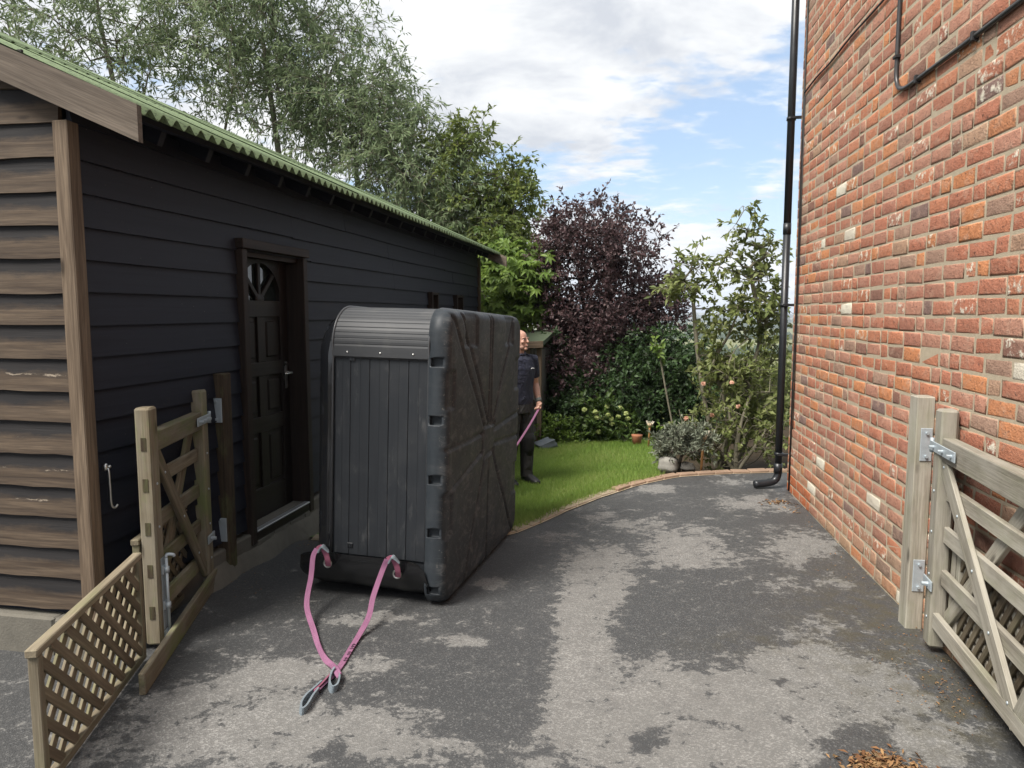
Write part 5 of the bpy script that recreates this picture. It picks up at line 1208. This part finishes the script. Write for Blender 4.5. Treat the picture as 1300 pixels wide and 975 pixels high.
def fuse(mb, name, mt, parent, vox=.007, smooth=4, **kw):
    me = mb.mesh(name); ob = link(name, me, None, None); m1 = ob.modifiers.new('r', 'REMESH'); m1.mode = 'VOXEL'; m1.voxel_size = vox; m1.use_smooth_shade = True
    m2 = ob.modifiers.new('s', 'SMOOTH'); m2.iterations = smooth; m2.factor = .5
    dg = bpy.context.evaluated_depsgraph_get(); nm = bpy.data.meshes.new_from_object(ob.evaluated_get(dg)); bpy.data.objects.remove(ob)
    for p in nm.polygons: p.use_smooth = True
    nm.materials.clear(); return link(name, nm, mt, parent, **kw)
mp = np.array([.075, 7.7]); MAN = thing('person', 'bald man in navy polo and charcoal work trousers holding a pink strap', 'person', (mp[0], mp[1], float(gz(*mp)) + .0), (0, 0, rad(33)))
HR = Matrix.Translation((0, -.01, 1.50)) @ Matrix.Rotation(rad(22), 4, 'Z') @ Matrix.Rotation(rad(-3), 4, 'X')
def hd(x, y, z): return HR @ Vector((x, y, z))
body = MB()
tube2(body, [(0, .01, .84), (0, .01, .92), (0, .005, 1.02), (0, 0, 1.14), (0, 0, 1.26), (0, .01, 1.36), (0, .02, 1.42)], [.155, .160, .150, .160, .175, .165, .07], [.105, .11, .105, .11, .115, .10, .065])
tube2(body, [(0, .02, 1.38), (0, .015, 1.44), hd(0, .0, .01), hd(0, -.0, .06)], [.075, .062, .06, .06], [.07, .062, .06, .062])
# head: skull, jaw, nose, brows, ears
tube2(body, [hd(0, -.030, -.022), hd(0, -.030, .0), hd(0, -.022, .035), hd(0, -.010, .08), hd(0, .0, .12), hd(0, .006, .155), hd(0, .008, .185), hd(0, .008, .202)], [.026, .045, .058, .067, .073, .070, .050, .020], [.030, .052, .074, .088, .094, .088, .064, .026], 18, fwd=tuple(HR.to_3x3() @ Vector((0, -1, 0))))
tube2(body, [hd(0, -.094, .112), hd(0, -.106, .088), hd(0, -.118, .068), hd(0, -.106, .060)], [.008, .010, .015, .012], [.010, .012, .014, .008], 8)
for s_ in (-1, 1):
    body.ball(hd(s_ * .074, .005, .085), (.010, .018, .030)); body.ball(hd(s_ * .030, -.090, .112), (.024, .010, .007)); body.ball(hd(s_ * .040, -.076, .070), (.020, .016, .018))
body.ball(hd(0, -.093, .037), (.024, .012, .006)); body.ball(hd(0, -.091, .024), (.020, .012, .007)); body.ball(hd(0, -.082, -.004), (.022, .020, .018))
ARM = {}
def arm(s_, sh, el, wr, ha):
    sh, el, wr, ha = map(Vector, (sh, el, wr, ha))
    tube2(body, [sh + Vector((-.04 * s_, 0, .01)), sh, sh.lerp(el, .35), sh.lerp(el, .75), el, el.lerp(wr, .25), el.lerp(wr, .65), wr, wr.lerp(ha, .35)], [.055, .058, .052, .046, .041, .044, .036, .027, .028])
    ARM[s_] = (sh, el, wr, ha)
arm(1, (.185, .01, 1.37), (.245, .045, 1.105), (.215, -.075, .905), (.175, -.125, .845)); arm(-1, (-.185, .01, 1.37), (-.255, .03, 1.10), (-.215, -.10, .91), (-.17, -.16, .86))
for s_ in (1, -1):
    sh, el, wr, ha = ARM[s_]; d = (ha - wr).normalized(); acr = Vector((0, -1, -.2)); acr = (acr - d * acr.dot(d)).normalized(); pn = d.cross(acr) * s_
    tube2(body, [wr, wr + d * .03, wr + d * .065, wr + d * .088], [.026, .034, .038, .034], [.020, .017, .016, .012], 12, tuple(pn))
    for k_, (off, ln_) in enumerate(((.030, .070), (.011, .080), (-.009, .075), (-.027, .060))):
        p0 = wr + d * .080 + acr * off; p1 = p0 + d * ln_ * .42 + pn * .008; p2 = p1 + d * ln_ * .05 + pn * ln_ * .38; p3 = p2 - d * ln_ * .28 + pn * ln_ * .10
        tube2(body, [p0 - d * .02, p0, p1, p2, p3], [.0095, .0095, .0088, .008, .0068], None, 8)
    th0 = wr + d * .025 + acr * .025; tube2(body, [th0, th0 + acr * .018 + d * .018 + pn * .012, th0 + acr * .012 + d * .045 + pn * .026, th0 + d * .060 + pn * .030], [.013, .012, .0105, .008], None, 8)
for s_, fx, fy in ((1, .115, .0), (-1, -.125, .03)):
    tube2(body, [(s_ * .085, .01, .86), (s_ * .09, .005, .70), (s_ * .098, -.005, .50), (s_ * .105, .0, .44), (fx, fy + .01, .30), (fx, fy + .02, .10), (fx, fy + .0, .04)], [.085, .078, .056, .052, .052, .036, .040], [.09, .085, .060, .056, .058, .040, .05])
    tube2(body, [(fx, fy + .06, .035), (fx, fy - .02, .045), (fx + s_ * .01, fy - .12, .030), (fx + s_ * .012, fy - .18, .025)], [.030, .036, .042, .026], [.03, .04, .028, .018], 12, (0, 0, 1))
fuse(body, 'body', M_SKIN, MAN, .0058, 3)
# clothing
sh_ = MB()
tube2(sh_, [(0, .008, .90), (0, .006, .96), (0, .003, 1.06), (0, 0, 1.17), (0, 0, 1.28), (0, .01, 1.37), (0, .018, 1.415), (0, .02, 1.44)], [.178, .180, .172, .184, .195, .182, .10, .078], [.128, .130, .124, .130, .134, .116, .085, .072], 20)
for s_ in (1, -1):
    s0, e0, w0, h0 = ARM[s_]; tube2(sh_, [s0 + Vector((-.07 * s_, 0, .0)), s0 + Vector((0, 0, .005)), s0.lerp(e0, .35), s0.lerp(e0, .72)], [.072, .072, .068, .064], None, 16)
shirt = fuse(sh_, 'polo_shirt', M_NAVY, MAN, .008, 4)
MB().tube([Vector((.078 * math.cos(a), .016 + .074 * math.sin(a), 1.452 - .018 * max(0, -math.sin(a)))) for a in np.linspace(0, 2 * math.pi, 22)], .016, 8, False).build('collar', M_NAVY, shirt)
mb = MB(); lg = plain('white_embroidery', (.7, .7, .7), .8)
for a in np.linspace(.3, 2.8, 6): pass
mb.tube([Vector((.088 + .020 * math.cos(a), -.137, 1.285 + .008 * math.sin(a))) for a in np.linspace(.1, 3.0, 8)], .0035, 6); mb.build('chest_logo', lg, shirt)
tr = MB()
tube2(tr, [(0, .01, .80), (0, .01, .88), (0, .008, .96), (0, .006, .985)], [.175, .178, .168, .166], [.125, .128, .122, .120], 18)
for s_, fx, fy in ((1, .115, .0), (-1, -.125, .03)):
    tube2(tr, [(s_ * .085, .01, .88), (s_ * .092, .006, .72), (s_ * .100, -.005, .52), (s_ * .106, .0, .44), (fx, fy + .012, .30), (fx, fy + .018, .14), (fx, fy + .015, .075)], [.098, .096, .080, .076, .074, .068, .070], [.105, .104, .084, .080, .082, .072, .076], 16)
    tube2(tr, [(s_ * .175, .02, .66), (s_ * .178, .02, .74)], [.03, .03], [.06, .06], 10)
trou = fuse(tr, 'work_trousers', M_TROU, MAN, .008, 3)
for s_ in (1, -1):
    mb = MB(); tube2(mb, [(s_ * .103, -.018, .57), (s_ * .106, -.022, .50), (s_ * .110, -.016, .40), (s_ * .113, -.004, .33)], [.070, .074, .071, .066], [.078, .076, .073, .070], 14); mb.build('knee_pad', M_KNEE, trou)
    mb = MB(); mb.box((s_ * .17 - .04, -.055, .655), (s_ * .17 + .045, .05, .76), .012); mb.build('cargo_pocket', M_TROU, trou)
mb = MB(); tube2(mb, [(0, .008, .955), (0, .007, .992)], [.177, .175], [.129, .127], 22); mb.build('belt', M_KNEE, trou)
for s_, fx, fy in ((1, .115, .0), (-1, -.125, .03)):
    mb = MB(); tube2(mb, [(fx, fy + .085, .045), (fx, fy + .04, .060), (fx, fy - .02, .062), (fx + s_ * .01, fy - .12, .045), (fx + s_ * .012, fy - .185, .034), (fx + s_ * .012, fy - .20, .030)], [.034, .044, .046, .052, .040, .02], [.045, .060, .062, .044, .033, .02], 14, (0, 0, 1))
    tube2(mb, [(fx, fy + .02, .06), (fx, fy + .02, .13)], [.048, .046], [.058, .054], 12); fuse(mb, 'shoe', M_SHOE, MAN, .008, 2)
s0, e0, w0, h0 = ARM[1]; dd = (w0 - e0).normalized()
mb = MB(); tube2(mb, [w0 - dd * .045, w0 - dd * .005], [.037, .035], None, 14); mb.build('glove_cuff', plain('grey_wristband', (.12, .13, .12), .8), MAN)
for s_ in (-1, 1):
    mb = MB(); mb.ball(hd(s_ * .030, -.0845, .098), (.0125, .008, .006)); ey_ = mb.build('eye', plain('eye_white' + str(s_), (.6, .58, .55), .3), MAN)
    mb = MB(); mb.ball(hd(s_ * .030 + .002, -.0925, .098), (.005, .003, .005)); mb.build('iris', M_KNEE, ey_)
    mb = MB(); mb.tube([hd(s_ * .012, -.099, .114), hd(s_ * .030, -.100, .119), hd(s_ * .050, -.086, .114)], .0035, 6); mb.build('eyebrow', M_STUB, MAN)
mb = MB(); mb.tube([hd(-.028, -.090, .036), hd(-.014, -.101, .030), hd(0, -.104, .029), hd(.014, -.101, .030), hd(.028, -.090, .036)], [.001, .004, .0048, .004, .001], 6); mb.build('mouth', plain('teeth_and_lips', (.42, .20, .17), .5), MAN)
mb = MB(); tube2(mb, [hd(0, -.036, -.024), hd(0, -.035, .002), hd(0, -.028, .020)], [.030, .0475, .055], [.032, .0535, .0625], 18, fwd=tuple(HR.to_3x3() @ Vector((0, -1, 0)))); mb.build('beard', M_STUB, MAN)
# strap from his hand to the tub
bpy.context.view_layer.update()
hnd = MAN.matrix_world @ (w0 + (h0 - w0).normalized() * .085 + Vector((0, -.01, .0))); far = TM @ Vector((-.30, TY + .02, .33))
ST = thing('pull_strap', 'pink webbing strap running from the bald man\'s hand to the back of the tub', 'strap', tuple(far))
pp = [hnd + Vector((.012, .015, .03)), hnd + Vector((.006, .004, .012)), hnd, hnd.lerp(far, .25) - Vector((0, 0, .05)), hnd.lerp(far, .6) - Vector((0, 0, .07)), far]
MB().ribbon([Vector(p) - far for p in smooth_path(pp, 6)], [Vector((1, .3, .35))] * 31, .026, .006).build('strap_webbing', M_PINK, ST)

# ================================================================== LITTER, FAR HEDGES, HAZE
def litter(name, label, spots, n, size, cat='leaf litter'):
    Pp = []
    for (u, v, ru, rv, k_) in spots:
        for _ in range(k_): Pp.append(ground(u + RNG.normal() * ru, v + RNG.normal() * rv, .006))
    Pp = np.array(Pp); m = len(Pp); Pp[:, 2] = gz(Pp[:, 0], Pp[:, 1]) + RNG.uniform(.006, .014, m); a = RNG.uniform(0, 6.28, m)
    V, F, r2 = leaf_mesh(Pp, unit(np.stack([np.cos(a), np.sin(a), RNG.normal(0, .25, m)], 1)), unit(np.stack([RNG.normal(0, .4, m), RNG.normal(0, .4, m), np.ones(m)], 1)), size * RNG.uniform(.5, 1.4, m), size * .45 * RNG.uniform(.4, 1.2, m), RNG.random(m))
    link(name, npmesh(name, V, F, dict(rnd=r2)), F_LITTER, None, label=label, category=cat, kind='stuff')
litter('leaf_litter', 'brown fallen leaves gathered at the foot of the downpipe', [(985, 638, 9, 1.5, 70), (1010, 645, 8, 3, 20)], 0, .035)
litter('pine_needles', 'heap of rusty brown needles at the front of the drive', [(1108, 968, 16, 6, 330), (1135, 976, 24, 6, 160)], 0, .030)
litter('leaf_litter', 'scattered brown debris on the damp tarmac by the pale gate', [(1190, 855, 30, 26, 110), (1150, 800, 30, 24, 60), (1215, 880, 20, 20, 70)], 0, .014)
litter('leaf_litter', 'a thin scatter of leaf crumbs along the base of the brick wall', [(1060, 695, 20, 18, 30), (1100, 735, 16, 14, 30), (1030, 665, 10, 8, 20), (390, 690, 8, 5, 30), (300, 740, 20, 10, 30)], 0, .014)
M_HEDGE = plain('far_hedge', (.035, .055, .022), .95, var=.5, scale=.4)
for i, (Yh, x0, x1, hh) in enumerate([(230, 30, 140, 5), (420, 60, 260, 7), (700, 60, 420, 9), (1150, 60, 700, 12), (1900, 100, 1100, 16), (3200, 100, 2000, 22), (5200, 100, 3200, 32)]):
    n = 160; xs_ = np.linspace(x0, x1, n); V = []; F = []
    for k_, x_ in enumerate(xs_):
        yy_ = Yh + .06 * (x_ - x0) * (1 if i % 2 else -1); zz_ = float(gz(x_, yy_)) - 2; hgt = hh * (.65 + .35 * math.sin(k_ * 1.9) * math.sin(k_ * .7 + i)) * (1 + .3 * random.random()) + 2
        V += [(x_, yy_ - hh * .5, zz_), (x_ + hh * .1, yy_ - hh * .25, zz_ + hgt * .8), (x_, yy_, zz_ + hgt), (x_, yy_ + hh * .5, zz_)]
    for k_ in range(n - 1):
        for j in range(3): F.append((k_ * 4 + j, (k_ + 1) * 4 + j, (k_ + 1) * 4 + j + 1, k_ * 4 + j + 1))
    link('hedgerow', MB().raw(V, F).mesh('hedgerow'), M_HEDGE, None, label='line of far hedgerow trees across the hazy valley fields', category='hedgerow', group='far hedgerows', kind='stuff')
hm, t, b, o = mat('haze_air'); t.nodes.remove(b)
pv = N(t, 'ShaderNodeVolumePrincipled'); pv.inputs['Color'].default_value = (.80, .88, 1.0, 1); pv.inputs['Density'].default_value = .00028; L(t, pv.outputs[0], o.inputs['Volume'])
MB().box((-9500, -60, -75), (9500, 12500, 45)).build('haze', hm, None, label='pale blue haze lying over the far valley', category='haze', kind='stuff')
